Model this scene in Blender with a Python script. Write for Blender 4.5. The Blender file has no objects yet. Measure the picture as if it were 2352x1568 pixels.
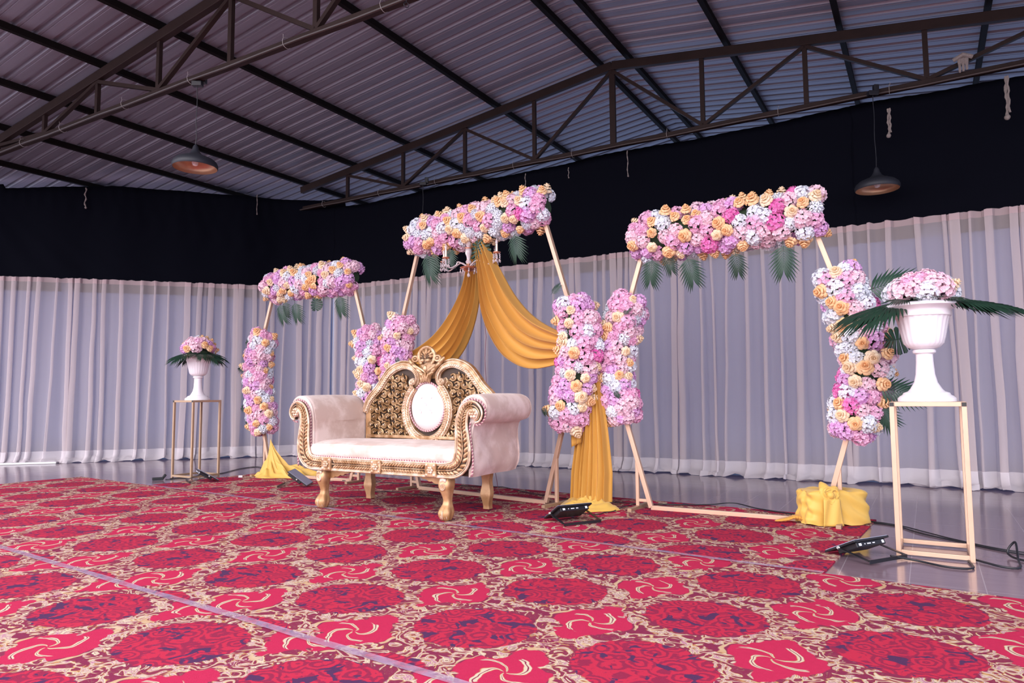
import bpy, math, random
from mathutils import Vector, Matrix, noise
PI = math.pi
R = math.radians
scene = bpy.context.scene
COL = scene.collection

# ------------------------------------------------------------------ camera
cam_d = bpy.data.cameras.new('camera')
cam_d.sensor_width = 36
cam_d.lens = 1600 / 2352 * 36
cam_d.clip_end = 200
cam = bpy.data.objects.new('camera', cam_d)
COL.objects.link(cam)
cam.location = (0, 0, .94)
cam.matrix_world = (Matrix.Translation((0, 0, .94)) @ Matrix.Rotation(R(90) + math.atan(125 / 1600), 4, 'X')
                    @ Matrix.Rotation(R(-.4), 4, 'Z'))
scene.camera = cam
# ------------------------------------------------------------------ colour management
vs = scene.view_settings
vs.view_transform = 'Standard'
vs.look = 'None'
vs.gamma = 1
vs.use_curve_mapping = False
vs.exposure = 0.0
# ------------------------------------------------------------------ daylight outside the open hall
world = bpy.data.worlds.new('daylight')
scene.world = world
world.use_nodes = True
wn = world.node_tree.nodes
wl = world.node_tree.links
for n in list(wn):
    wn.remove(n)
w_out = wn.new('ShaderNodeOutputWorld')
w_bg = wn.new('ShaderNodeBackground')
w_tc = wn.new('ShaderNodeTexCoord')
w_dot = wn.new('ShaderNodeVectorMath')
w_dot.operation = 'DOT_PRODUCT'
w_dot.inputs[1].default_value = Vector((-.50, -.72, .52)).normalized()
w_mr = wn.new('ShaderNodeMapRange')
w_mr.inputs['From Min'].default_value = -.1
w_mr.inputs['From Max'].default_value = 1.0
w_mr.inputs['To Min'].default_value = 0
w_mr.inputs['To Max'].default_value = 1
w_ramp = wn.new('ShaderNodeValToRGB')
w_ramp.color_ramp.elements[0].color = (.32, .44, .74, 1)
w_ramp.color_ramp.elements[1].color = (1.0, .925, .955, 1)
w_str = wn.new('ShaderNodeMapRange')
w_str.inputs['To Min'].default_value = 1.2
w_str.inputs['To Max'].default_value = 5.9
wl.new(w_tc.outputs['Generated'], w_dot.inputs[0])
wl.new(w_dot.outputs['Value'], w_mr.inputs['Value'])
wl.new(w_mr.outputs[0], w_ramp.inputs[0])
wl.new(w_mr.outputs[0], w_str.inputs['Value'])
wl.new(w_ramp.outputs[0], w_bg.inputs['Color'])
wl.new(w_str.outputs[0], w_bg.inputs['Strength'])
wl.new(w_bg.outputs[0], w_out.inputs[0])

# ------------------------------------------------------------------ hall axes: t runs along the trusses, p runs away from the open front
ANG = R(30.7)
TD = Vector((math.cos(ANG), -math.sin(ANG), 0))
PD = Vector((math.sin(ANG), math.cos(ANG), 0))


def W(t, p, z=0.0):
    v = TD * t + PD * p
    return Vector((v.x, v.y, z))


# ------------------------------------------------------------------ helpers
class MB:
    def __init__(s):
        s.v = []
        s.f = []
        s.uv = None

    def add(s, vs_, fs_):
        b = len(s.v)
        s.v += [tuple(v) for v in vs_]
        s.f += [tuple(i + b for i in f) for f in fs_]
        return s

    def box(s, c, d, rot=None):
        hx, hy, hz = d[0] / 2, d[1] / 2, d[2] / 2
        c = Vector(c)
        vs_ = []
        for z in (-hz, hz):
            for x, y in ((-hx, -hy), (hx, -hy), (hx, hy), (-hx, hy)):
                p = Vector((x, y, z))
                if rot is not None:
                    p = rot @ p
                vs_.append(c + p)
        return s.add(vs_, [(3, 2, 1, 0), (4, 5, 6, 7), (0, 1, 5, 4), (1, 2, 6, 5), (2, 3, 7, 6), (3, 0, 4, 7)])

    def bar(s, a, b, w, h, up=(0, 0, 1)):
        a = Vector(a)
        b = Vector(b)
        d = (b - a).normalized()
        up = Vector(up)
        if abs(d.dot(up)) > .999:
            up = Vector((0, 1, 0))
        x = d.cross(up).normalized() * (w / 2)
        y = d.cross(x.normalized()).normalized() * (h / 2)
        vs_ = [q + o for q in (a, b) for o in (-x - y, x - y, x + y, -x + y)]
        return s.add(vs_, [(0, 1, 2, 3), (7, 6, 5, 4), (0, 4, 5, 1), (1, 5, 6, 2), (2, 6, 7, 3), (3, 7, 4, 0)])

    def tube(s, pts, r, n=8, closed=False, sq=1.0):
        pts = [Vector(p) for p in pts]
        m = len(pts)
        rr = r if isinstance(r, (list, tuple)) else [r] * m
        up = None
        rings = []
        for i, p in enumerate(pts):
            if closed:
                d = pts[(i + 1) % m] - pts[i - 1]
            else:
                d = pts[min(i + 1, m - 1)] - pts[max(i - 1, 0)]
            if d.length < 1e-9:
                d = Vector((0, 0, 1))
            d.normalize()
            if up is None:
                up = Vector((0, 0, 1)) if abs(d.z) < .9 else Vector((0, 1, 0))
            x = d.cross(up)
            if x.length < 1e-6:
                x = d.cross(Vector((1, .1, 0)))
            x.normalize()
            y = x.cross(d).normalized()
            up = y
            rings.append([p + (x * math.cos(2 * PI * k / n) + y * math.sin(2 * PI * k / n) * sq) * rr[i] for k in range(n)])
        vs_ = [v for r_ in rings for v in r_]
        fs_ = []
        mm = m if closed else m - 1
        for i in range(mm):
            j = (i + 1) % m
            for k in range(n):
                l = (k + 1) % n
                fs_.append((i * n + k, i * n + l, j * n + l, j * n + k))
        if not closed:
            fs_.append(tuple(reversed(range(n))))
            fs_.append(tuple((m - 1) * n + k for k in range(n)))
        return s.add(vs_, fs_)

    def lathe(s, prof, n=32, c=(0, 0, 0), flute=None, rot=None):
        c = Vector(c)
        vs_ = []
        for i, (r, z) in enumerate(prof):
            for k in range(n):
                a = 2 * PI * k / n
                rr = r
                if flute:
                    rr = r * (1 + flute(i, a))
                p = Vector((rr * math.cos(a), rr * math.sin(a), z))
                if rot is not None:
                    p = rot @ p
                vs_.append(c + p)
        fs_ = []
        for i in range(len(prof) - 1):
            for k in range(n):
                l = (k + 1) % n
                fs_.append((i * n + k, i * n + l, (i + 1) * n + l, (i + 1) * n + k))
        return s.add(vs_, fs_)

    def blob(s, c, r, rot=None, n=8, m=5):
        c = Vector(c)
        r = Vector(r) if not isinstance(r, (int, float)) else Vector((r, r, r))
        vs_ = []
        for i in range(m + 1):
            th = PI * i / m
            for k in range(n):
                a = 2 * PI * k / n
                p = Vector((r.x * math.sin(th) * math.cos(a), r.y * math.sin(th) * math.sin(a), r.z * math.cos(th)))
                if rot is not None:
                    p = rot @ p
                vs_.append(c + p)
        fs_ = []
        for i in range(m):
            for k in range(n):
                l = (k + 1) % n
                fs_.append((i * n + k, (i + 1) * n + k, (i + 1) * n + l, i * n + l))
        return s.add(vs_, fs_)

    def grid(s, fn, nu, nv, closed_u=False):
        vs_ = []
        for j in range(nv + 1):
            for i in range(nu if closed_u else nu + 1):
                vs_.append(fn(i / nu, j / nv))
        w = nu if closed_u else nu + 1
        fs_ = []
        for j in range(nv):
            for i in range(nu):
                k = (i + 1) % w
                fs_.append((j * w + i, j * w + k, (j + 1) * w + k, (j + 1) * w + i))
        return s.add(vs_, fs_)

    def torus(s, c, Rr, r, ax=None, n=16, m=6, a0=0, a1=2 * PI):
        pts = []
        full = abs(a1 - a0 - 2 * PI) < 1e-4
        k = n if full else n + 1
        for i in range(k):
            a = a0 + (a1 - a0) * i / n
            p = Vector((math.cos(a) * Rr, 0, math.sin(a) * Rr))
            if ax is not None:
                p = ax @ p
            pts.append(Vector(c) + p)
        return s.tube(pts, r, m, closed=full)

    def build(s, name, mat=None, parent=None, smooth=True, loc=None, rotz=None, bevel=0, solid=0, subsurf=0, label=None, angle=40):
        me = bpy.data.meshes.new(name)
        me.from_pydata(s.v, [], s.f)
        me.update()
        if smooth:
            for p in me.polygons:
                p.use_smooth = True
            try:
                me.set_sharp_from_angle(angle=R(angle))
            except Exception:
                pass
        o = bpy.data.objects.new(name, me)
        COL.objects.link(o)
        if mat:
            me.materials.append(mat)
        if parent is not None:
            o.parent = parent
        if loc is not None:
            o.location = loc
        if rotz is not None:
            o.rotation_euler = (0, 0, rotz)
        if solid:
            m = o.modifiers.new('thickness', 'SOLIDIFY')
            m.thickness = solid
            m.offset = 0
        if subsurf:
            m = o.modifiers.new('subsurf', 'SUBSURF')
            m.levels = m.render_levels = subsurf
        if bevel:
            m = o.modifiers.new('bevel', 'BEVEL')
            m.width = bevel
            m.segments = 2
            m.limit_method = 'ANGLE'
        if label:
            o['label'] = label
        return o


def tag(o, label, cat, group=None):
    o['label'] = label
    o['category'] = cat
    if group:
        o['group'] = group
    return o


def thing(name, label, cat, loc=(0, 0, 0), rotz=0.0, group=None):
    o = bpy.data.objects.new(name, None)
    COL.objects.link(o)
    o.empty_display_size = .1
    o.location = loc
    o.rotation_euler = (0, 0, rotz)
    return tag(o, label, cat, group)


def struct(o):
    o['kind'] = 'structure'
    return o


def cr(pts, n=8, closed=False):
    """Catmull-Rom through the points"""
    P = [Vector(p) for p in pts]
    m = len(P)
    out = []
    rng = m if closed else m - 1
    for i in range(rng):
        p0 = P[(i - 1) % m] if closed or i > 0 else P[0] * 2 - P[1]
        p1 = P[i]
        p2 = P[(i + 1) % m]
        p3 = P[(i + 2) % m] if closed or i + 2 < m else P[-1] * 2 - P[-2]
        for k in range(n):
            t = k / n
            out.append(.5 * ((2 * p1) + (p2 - p0) * t + (2 * p0 - 5 * p1 + 4 * p2 - p3) * t * t + (3 * p1 - p0 - 3 * p2 + p3) * t ** 3))
    if not closed:
        out.append(P[-1])
    return out


def resample(pts, step):
    L = [0]
    for a, b in zip(pts, pts[1:]):
        L.append(L[-1] + (b - a).length)
    n = max(2, int(round(L[-1] / step)))
    out = []
    j = 0
    for i in range(n + 1):
        s = L[-1] * i / n
        while j < len(L) - 2 and L[j + 1] < s:
            j += 1
        f = (s - L[j]) / max(1e-9, L[j + 1] - L[j])
        out.append(pts[j].lerp(pts[j + 1], min(1, max(0, f))))
    return out


def nz(x, y=0., z=0.):
    return noise.noise(Vector((x, y, z)))


# ------------------------------------------------------------------ node maths
class NT:
    def __init__(s, name):
        s.mat = bpy.data.materials.new(name)
        s.mat.use_nodes = True
        s.nt = s.mat.node_tree
        for n in list(s.nt.nodes):
            s.nt.nodes.remove(n)
        s.out = s.nt.nodes.new('ShaderNodeOutputMaterial')

    def node(s, t, **k):
        n = s.nt.nodes.new(t)
        for a, b in k.items():
            setattr(n, a, b)
        return n

    def put(s, sock, v):
        if isinstance(v, X):
            s.nt.links.new(v.s, sock)
        elif isinstance(v, bpy.types.NodeSocket):
            s.nt.links.new(v, sock)
        elif v is not None:
            if isinstance(v, (tuple, list)) and len(v) == 3 and len(sock.default_value) == 4:
                v = (*v, 1)
            sock.default_value = v

    def m(s, op, a, b=None, c=None, clamp=False):
        n = s.node('ShaderNodeMath', operation=op)
        n.use_clamp = clamp
        s.put(n.inputs[0], a)
        if b is not None:
            s.put(n.inputs[1], b)
        if c is not None:
            s.put(n.inputs[2], c)
        return X(s, n.outputs[0])

    def mix(s, f, a, b, blend='MIX'):
        n = s.node('ShaderNodeMix', data_type='RGBA', blend_type=blend)
        s.put(n.inputs[0], f)
        s.put(n.inputs[6], a)
        s.put(n.inputs[7], b)
        return n.outputs[2]

    def coords(s, kind='Object'):
        return s.node('ShaderNodeTexCoord').outputs[kind]

    def xyz(s, v):
        n = s.node('ShaderNodeSeparateXYZ')
        s.put(n.inputs[0], v)
        return [X(s, o) for o in n.outputs]

    def vec(s, x, y, z=0.0):
        n = s.node('ShaderNodeCombineXYZ')
        s.put(n.inputs[0], x)
        s.put(n.inputs[1], y)
        s.put(n.inputs[2], z)
        return n.outputs[0]

    def noise(s, v, scale, detail=2., rough=.5, dist=0., col=False):
        n = s.node('ShaderNodeTexNoise')
        s.put(n.inputs['Vector'], v)
        n.inputs['Scale'].default_value = scale
        n.inputs['Detail'].default_value = detail
        n.inputs['Roughness'].default_value = rough
        n.inputs['Distortion'].default_value = dist
        return n.outputs[1] if col else X(s, n.outputs[0])

    def vor(s, v, scale, feature='F1', rnd=1.0, out=0):
        n = s.node('ShaderNodeTexVoronoi', feature=feature)
        s.put(n.inputs['Vector'], v)
        n.inputs['Scale'].default_value = scale
        n.inputs['Randomness'].default_value = rnd
        return X(s, n.outputs[out])

    def step(s, v, lo, hi):
        n = s.node('ShaderNodeMapRange', interpolation_type='SMOOTHSTEP')
        s.put(n.inputs[0], v)
        n.inputs[1].default_value = lo
        n.inputs[2].default_value = hi
        return X(s, n.outputs[0])

    def bump(s, h, strength=.3, dist=.01):
        n = s.node('ShaderNodeBump')
        s.put(n.inputs['Height'], h)
        n.inputs['Strength'].default_value = strength
        n.inputs['Distance'].default_value = dist
        return n.outputs[0]

    def bsdf(s, col=None, rough=.5, metal=0., normal=None, link=True, **k):
        n = s.node('ShaderNodeBsdfPrincipled')
        s.put(n.inputs['Base Color'], col)
        s.put(n.inputs['Roughness'], rough)
        s.put(n.inputs['Metallic'], metal)
        if normal is not None:
            s.put(n.inputs['Normal'], normal)
        for a, b in k.items():
            s.put(n.inputs[a.replace('_', ' ')], b)
        if link:
            s.nt.links.new(n.outputs[0], s.out.inputs[0])
        return n.outputs[0]

    def surf(s, sh):
        s.nt.links.new(sh, s.out.inputs[0])


class X:
    def __init__(s, nt, sock):
        s.n = nt
        s.s = sock

    def __add__(s, o): return s.n.m('ADD', s, o)
    def __radd__(s, o): return s.n.m('ADD', s, o)
    def __sub__(s, o): return s.n.m('SUBTRACT', s, o)
    def __rsub__(s, o): return s.n.m('SUBTRACT', o, s)
    def __mul__(s, o): return s.n.m('MULTIPLY', s, o)
    def __rmul__(s, o): return s.n.m('MULTIPLY', s, o)
    def __truediv__(s, o): return s.n.m('DIVIDE', s, o)
    def __pow__(s, o): return s.n.m('POWER', s, o)
    def abs(s): return s.n.m('ABSOLUTE', s)
    def fract(s): return s.n.m('FRACT', s)
    def floor(s): return s.n.m('FLOOR', s)
    def sin(s): return s.n.m('SINE', s)
    def cos(s): return s.n.m('COSINE', s)
    def sqrt(s): return s.n.m('SQRT', s)
    def min(s, o): return s.n.m('MINIMUM', s, o)
    def max(s, o): return s.n.m('MAXIMUM', s, o)
    def lt(s, o): return s.n.m('LESS_THAN', s, o)
    def gt(s, o): return s.n.m('GREATER_THAN', s, o)


def plain(name, col, rough=.5, metal=0., var=.0, scale=20., bump=0., **k):
    n = NT(name)
    c = n.coords()
    cc = col
    if var:
        f = n.noise(c, scale, 3)
        cc = n.mix(f, tuple(x * (1 - var) for x in col), tuple(min(1, x * (1 + var)) for x in col))
    nm = None
    if bump:
        nm = n.bump(n.noise(c, scale * 3, 3), bump, .005)
    n.bsdf(cc, rough, metal, nm, **k)
    return n.mat


# ------------------------------------------------------------------ materials
M = {}
M['steel'] = plain('brown_red_oxide_steel', (.022, .0115, .0095), .6, 0, .35, 6, Specular_IOR_Level=.2)
M['purlin'] = plain('dark_purlin_steel', (.007, .005, .0045), .7, 0, .3, 6, Specular_IOR_Level=.1)
M['conduit'] = plain('dark_conduit', (.030, .017, .014), .45, 0, .2, 9)
M['wire'] = plain('pale_wire', (.35, .33, .31), .5)
M['string'] = plain('pale_string', (.24, .20, .18), .9, 0, .3, 60)
M['black_metal'] = plain('black_metal', (.012, .012, .015), .38, 0, .2, 30)
M['lamp_inner'] = plain('copper_lamp_lining', (.50, .31, .19), .35, .55, .1, 5)
M['lamp_outer'] = plain('dark_lamp_enamel', (.015, .017, .024), .55)
M['bulb'] = plain('bulb_glass', (.8, .78, .75), .15)
M['gold_bar'] = plain('pale_gold_paint', (.60, .40, .28), .38, .3, .1, 12)
M['gold_bar_old'] = plain('worn_gold_paint', (.40, .27, .17), .42, .3, .15, 12)
M['black_plastic'] = plain('black_plastic', (.006, .006, .007), .4)
M['white_plastic'] = plain('white_urn_plastic', (.83, .80, .83), .32, 0, .02, 6, 0)
M['white_print'] = plain('white_print', (.75, .78, .85), .6)
M['cable'] = plain('black_cable', (.010, .011, .016), .45)
M['led_glass'] = plain('flood_glass', (.36, .39, .50), .22, .1)
M['foam'] = plain('green_foam', (.020, .045, .020), .9, 0, .4, 40)
M['candle'] = plain('cream_candle', (.82, .72, .60), .5)
M['rose_gold'] = plain('rose_gold', (.62, .28, .18), .22, .8)
M['paper'] = plain('white_paper', (.8, .8, .8), .8)


def glass_mat():
    n = NT('crystal')
    g = n.node('ShaderNodeBsdfGlass')
    g.inputs['Roughness'].default_value = .05
    g.inputs['Color'].default_value = (1, .95, .95, 1)
    d = n.bsdf((.75, .68, .70), .1, 0, link=False)
    mx = n.node('ShaderNodeMixShader')
    mx.inputs[0].default_value = .45
    n.nt.links.new(g.outputs[0], mx.inputs[1])
    n.nt.links.new(d, mx.inputs[2])
    n.surf(mx.outputs[0])
    return n.mat


M['crystal'] = glass_mat()


def roof_mat():
    n = NT('galvanised_roof_sheet')
    c = n.coords()
    x, y, z = n.xyz(c)
    # long weathering streaks along the ribs
    st = n.noise(n.vec(x * .25, y * 9., 0.), 1.0, 3, .6)
    bl = n.noise(c, .8, 3)
    col = n.mix(st, (.14, .135, .16), (.33, .32, .37))
    col = n.mix(bl * .5, col, (.24, .235, .27))
    n.bsdf(col, .42, .35)
    return n.mat


M['roof'] = roof_mat()


def cloth_mat(name, col, rough=.85, trans=.0, tcol=None, transp=0., bump=0., scale=60, var=.0, sheen=0., spec=.3):
    n = NT(name)
    c = n.coords()
    cc = col
    if var:
        cc = n.mix(n.noise(c, 3., 3), tuple(x * (1 - var) for x in col), tuple(min(1, x * (1 + var)) for x in col))
    nm = n.bump(n.noise(c, scale, 3), bump, .004) if bump else None
    b = n.bsdf(cc, rough, 0, nm, link=False, Sheen_Weight=sheen, Specular_IOR_Level=spec)
    sh = b
    if trans:
        t = n.node('ShaderNodeBsdfTranslucent')
        n.put(t.inputs[0], tcol or col)
        mx = n.node('ShaderNodeMixShader')
        mx.inputs[0].default_value = trans
        n.nt.links.new(sh, mx.inputs[1])
        n.nt.links.new(t.outputs[0], mx.inputs[2])
        sh = mx.outputs[0]
    if transp:
        t = n.node('ShaderNodeBsdfTransparent')
        mx = n.node('ShaderNodeMixShader')
        mx.inputs[0].default_value = transp
        n.nt.links.new(sh, mx.inputs[1])
        n.nt.links.new(t.outputs[0], mx.inputs[2])
        sh = mx.outputs[0]
    n.surf(sh)
    return n.mat


M['black_cloth'] = cloth_mat('black_cloth', (.0032, .0036, .0068), .9, bump=.1, spec=.04)
M['sheer'] = cloth_mat('sheer_voile', (.80, .70, .69), .9, .35, (.8, .74, .76), .52, spec=.1)
M['sheer_hem'] = cloth_mat('voile_hem', (.80, .74, .76), .9, .3, (.8, .76, .8), .12, bump=.3, scale=30, spec=.1)
M['header'] = cloth_mat('voile_header', (.72, .56, .56), .9, .3, (.8, .68, .7), .25, spec=.1)
M['backing'] = cloth_mat('blue_backing_cloth', (.29, .335, .47), .9, .55, (.50, .63, .86), spec=.1)
M['yellow'] = cloth_mat('mustard_satin', (.72, .39, .075), .5, .25, (.80, .45, .08), .0, bump=.15, scale=25, sheen=.2)
M['yellow_sheer'] = cloth_mat('mustard_chiffon', (.72, .40, .085), .55, .30, (.85, .48, .10), .05, bump=.1, scale=25, sheen=.2)
M['yellow_bright'] = cloth_mat('bright_yellow_satin', (.74, .47, .10), .42, .1, (.80, .5, .10), .0, bump=.25, scale=22, sheen=.2)


def velvet_mat():
    n = NT('blush_velvet')
    c = n.coords()
    a = n.noise(c, 5, 4, .6)
    b = n.noise(c, 1.7, 3, .6)
    col = n.mix(n.step(a, .38, .66), (.58, .44, .38), (.76, .635, .58))
    col = n.mix(n.step(b, .50, .68) * .35, col, (.52, .34, .25))
    nm = n.bump(n.noise(c, 260, 2), .15, .002)
    n.bsdf(col, .75, 0, nm, Sheen_Weight=.25, Sheen_Roughness=.4, Specular_IOR_Level=.2)
    return n.mat


M['velvet'] = velvet_mat()
M['satin'] = plain('pale_pink_satin', (.78, .66, .66), .3, 0, .05, 8)
M['cord_pink'] = plain('mauve_cord', (.30, .11, .15), .6)
M['cord_pale'] = plain('pale_cord', (.60, .42, .39), .6)


def gold_mat(name, c1, c2, rough=.38, metal=.45, scale=14):
    n = NT(name)
    c = n.coords()
    f = n.noise(c, scale, 4, .6)
    col = n.mix(n.step(f, .35, .68), c1, c2)
    n.bsdf(col, rough, metal, n.bump(n.noise(c, 90, 3), .12, .003))
    return n.mat


M['gold'] = gold_mat('antique_gold_leaf', (.30, .155, .065), (.62, .42, .255))
M['gold_old'] = gold_mat('dull_old_gold', (.20, .10, .035), (.52, .34, .18))
M['gold_pale'] = gold_mat('pale_gold_leaf', (.50, .33, .20), (.80, .62, .48), .36, .35)
M['gold_leg'] = gold_mat('gold_painted_leg', (.40, .215, .09), (.60, .37, .19), .4, .3, 7)
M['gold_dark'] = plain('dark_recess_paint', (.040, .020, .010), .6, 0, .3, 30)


def petal_mat(name, c1, c2, trans=.2):
    n = NT(name)
    c = n.coords()
    f = n.noise(c, 35, 2)
    col = n.mix(n.step(f, .3, .7), c1, c2)
    b = n.bsdf(col, .65, 0, link=False, Specular_IOR_Level=.25)
    t = n.node('ShaderNodeBsdfTranslucent')
    n.put(t.inputs[0], col)
    mx = n.node('ShaderNodeMixShader')
    mx.inputs[0].default_value = trans
    n.nt.links.new(b, mx.inputs[1])
    n.nt.links.new(t.outputs[0], mx.inputs[2])
    n.surf(mx.outputs[0])
    return n.mat


PET = {
    'white': petal_mat('white_petals', (.74, .80, .88), (.90, .92, .96)),
    'blush': petal_mat('blush_petals', (.86, .55, .66), (.92, .74, .80)),
    'pink': petal_mat('pink_petals', (.80, .38, .60), (.90, .60, .76)),
    'lilac': petal_mat('lilac_pink_petals', (.70, .34, .68), (.86, .60, .84)),
    'magenta': petal_mat('magenta_petals', (.76, .12, .44), (.88, .32, .62)),
    'peach': petal_mat('peach_petals', (.92, .56, .28), (.95, .70, .42)),
    'cream': petal_mat('cream_peach_petals', (.92, .70, .46), (.95, .82, .62)),
}


def leaf_mat(name, c1, c2):
    n = NT(name)
    c = n.coords()
    f = n.noise(c, 18, 2)
    n.bsdf(n.mix(f, c1, c2), .42, 0)
    return n.mat


M['leaf'] = leaf_mat('dark_palm_leaf', (.006, .022, .014), (.018, .055, .032))
M['leaf2'] = leaf_mat('green_palm_leaf', (.008, .032, .020), (.020, .065, .038))


def tile_mat():
    n = NT('mauve_floor_tile')
    c = n.coords()
    x, y, z = n.xyz(c)
    S = .32
    SP = .62
    u = ((x + .44) / S)
    v = ((y - 4.06) / SP)
    fu = (u.fract() - .5).abs() * S
    fv = (v.fract() - .5).abs() * SP
    grout = n.m('MAXIMUM', fu.gt(S / 2 - .0025), fv.gt(SP / 2 - .0025))
    cell = n.vec(u.floor() * 3.1, v.floor() * 5.7, 0.)
    k = n.noise(cell, 1.3, 0)
    wood = n.noise(n.vec(x * 3., y * 22., k * 9.), 1., 4, .6)
    col = n.mix(wood, (.20, .135, .165), (.30, .22, .26))
    col = n.mix(k * .6, col, (.14, .09, .11))
    col = n.mix(grout, col, (.34, .28, .31))
    n.bsdf(col, n.m('ADD', wood * .12, .07), 0, n.bump(wood * .3 - grout, .08, .002), Specular_IOR_Level=.62)
    return n.mat


M['tile'] = tile_mat()


def carpet_mat():
    n = NT('red_medallion_carpet')
    c = n.coords()
    x, y, z = n.xyz(c)
    PX, PY = .735, .63
    wn_ = n.node('ShaderNodeTexNoise')
    n.put(wn_.inputs['Vector'], c)
    wn_.inputs['Scale'].default_value = 8
    wx, wy, wz = n.xyz(wn_.outputs[1])
    xx = x + (wx - .5) * .07
    yy = y + (wy - .5) * .07
    ux = ((xx / PX + .5).fract() - .5) * PX
    uy = ((yy / PY + .5).fract() - .5) * PY
    hx = ((xx / PX).fract() - .5) * PX
    hy = ((yy / PY).fract() - .5) * PY
    d = ((ux / .258) ** 2 + (uy / .238) ** 2).sqrt()

    def ramp(v, stops):
        r = n.node('ShaderNodeValToRGB')
        n.put(r.inputs[0], v)
        el = r.color_ramp.elements
        while len(el) < len(stops):
            el.new(.5)
        for e, (p, co) in zip(el, stops):
            e.position = p
            e.color = (*co, 1)
        return r.outputs[0]
    MAR, CRE, OCH, MAU, RED = (.19, .010, .045), (.56, .47, .33), (.44, .22, .06), (.36, .11, .22), (.52, .008, .055)
    marb1 = ramp(n.noise(c, 12, 1.5, .5, 1.5), [(0, MAR), (.405, MAR), (.425, OCH), (.45, CRE), (.49, CRE), (.505, MAU), (.53, CRE), (.56, OCH), (.575, MAR), (.68, MAR), (.70, CRE)])
    marb2 = ramp(n.noise(c, 21, 1.5, .5, 1.2), [(0, MAR), (.37, MAR), (.39, CRE), (.44, MAU), (.46, MAR), (.54, MAR), (.56, OCH), (.60, CRE), (.63, MAR)])
    col = n.mix(n.noise(c, 40, 2), (.150, .008, .040), (.21, .012, .050))
    # rosette clutter between the medallions of a row
    cl = ((hx / .17) ** 2 + (uy / .17) ** 2).sqrt() + (n.noise(c, 14, 2) - .5) * .9
    col = n.mix(1 - n.step(cl, .85, .95), col, marb2)
    # crimson field where four medallions meet
    e = ((hx / .178).abs() ** 1.6 + (hy / .245).abs() ** 1.6)
    red2 = n.mix(n.noise(c, 60, 2), (.40, .006, .050), (.47, .009, .060))
    col = n.mix(1 - n.step(e, .90, .96), col, red2)
    r = ((hx * hx) + (hy * hy)).sqrt()
    th = n.m('ARCTAN2', hy * 1.15 + hx * .4, hx)
    mo = ((th * 2. - r * 26. + .3).sin()).abs()
    motm = (1 - n.step(mo - (.13 - r) * 1.6, .22, .30)) * (1 - n.step(r + (n.noise(c, 18, 1) - .5) * .09, .125, .135)) * n.step(r, .006, .012)
    motc = n.mix(n.step(mo, .03, .08), MAR, n.mix(n.step(mo, .24, .34), CRE, OCH))
    col = n.mix(motm, col, motc)
    # vine round the field
    fe = (e + (n.noise(c, 10, 1) - .5) * .5 - 1.08).abs()
    col = n.mix((1 - n.step(fe, .07, .12)) * n.step(n.noise(c, 9, 1), .36, .40), col, n.mix(n.noise(c, 24, 1), OCH, CRE))
    # acanthus ring round each medallion
    rw = (n.noise(c, 12, 1.5, .5, .6) - .5) * .55
    ring = (d + rw - 1.16).abs()
    col = n.mix(1 - n.step(ring, .17, .20), col, marb1)
    eng = ((n.noise(c, 12, 1.5, .5, 1.5) * 95.).sin())
    col = n.mix((1 - n.step(ring, .17, .20)) * n.step(eng, .70, .92) * .75, col, (.20, .07, .06))
    # medallion of roses
    md = 1 - n.step(d + (n.noise(c, 30, 1) - .5) * .10, .965, .99)
    vr = n.node('ShaderNodeTexVoronoi', feature='F1')
    n.put(vr.inputs['Vector'], n.vec(x + (wx - .5) * .04, y + (wy - .5) * .04, 0.))
    vr.inputs['Scale'].default_value = 10.5
    vd = X(n, vr.outputs[0])
    pet = ((vd * 24. + n.noise(c, 24, 2, .5, 1.) * 7.).sin())
    rcol = n.mix(n.step(pet, -.6, .5), (.23, .006, .040), (.44, .011, .042))
    navy = n.step(n.noise(c, 12, 2, .5, .9), .585, .62)
    rcol = n.mix(navy, rcol, (.055, .014, .065))
    col = n.mix(md, col, rcol)
    fz = n.noise(c, 420, 2)
    col = n.mix(fz * .10, col, (.42, .26, .34))
    n.bsdf(col, .93, 0, n.bump(fz, .35, .004), Specular_IOR_Level=.12)
    return n.mat

M['carpet'] = carpet_mat()


def tape_mat():
    n = NT('clear_carpet_tape')
    c = n.coords()
    g = n.noise(c, 14, 3)
    b = n.bsdf(n.mix(g, (.38, .25, .40), (.62, .50, .66)), .22, 0, n.bump(n.noise(c, 30, 3), .5, .006), link=False)
    t = n.node('ShaderNodeBsdfTransparent')
    mx = n.node('ShaderNodeMixShader')
    n.put(mx.inputs[0], n.step(g, .25, .8) * .4 + .35)
    n.nt.links.new(b, mx.inputs[1])
    n.nt.links.new(t.outputs[0], mx.inputs[2])
    n.surf(mx.outputs[0])
    return n.mat


M['tape'] = tape_mat()

# ================================================================== THE HALL
# floor
fb = MB()
fb.add([(-22, -14, 0), (16, -14, 0), (16, 16, 0), (-22, 16, 0), (-22, -14, -.2), (16, -14, -.2), (16, 16, -.2), (-22, 16, -.2)],
       [(0, 1, 2, 3), (7, 6, 5, 4), (0, 4, 5, 1), (1, 5, 6, 2), (2, 6, 7, 3), (3, 7, 4, 0)])
struct(fb.build('floor', M['tile'], smooth=False, rotz=-ANG))

RIDGE = -3.32
SL = .13


def roof_z(t):
    return 5.36 - SL * abs(t - RIDGE)


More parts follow.
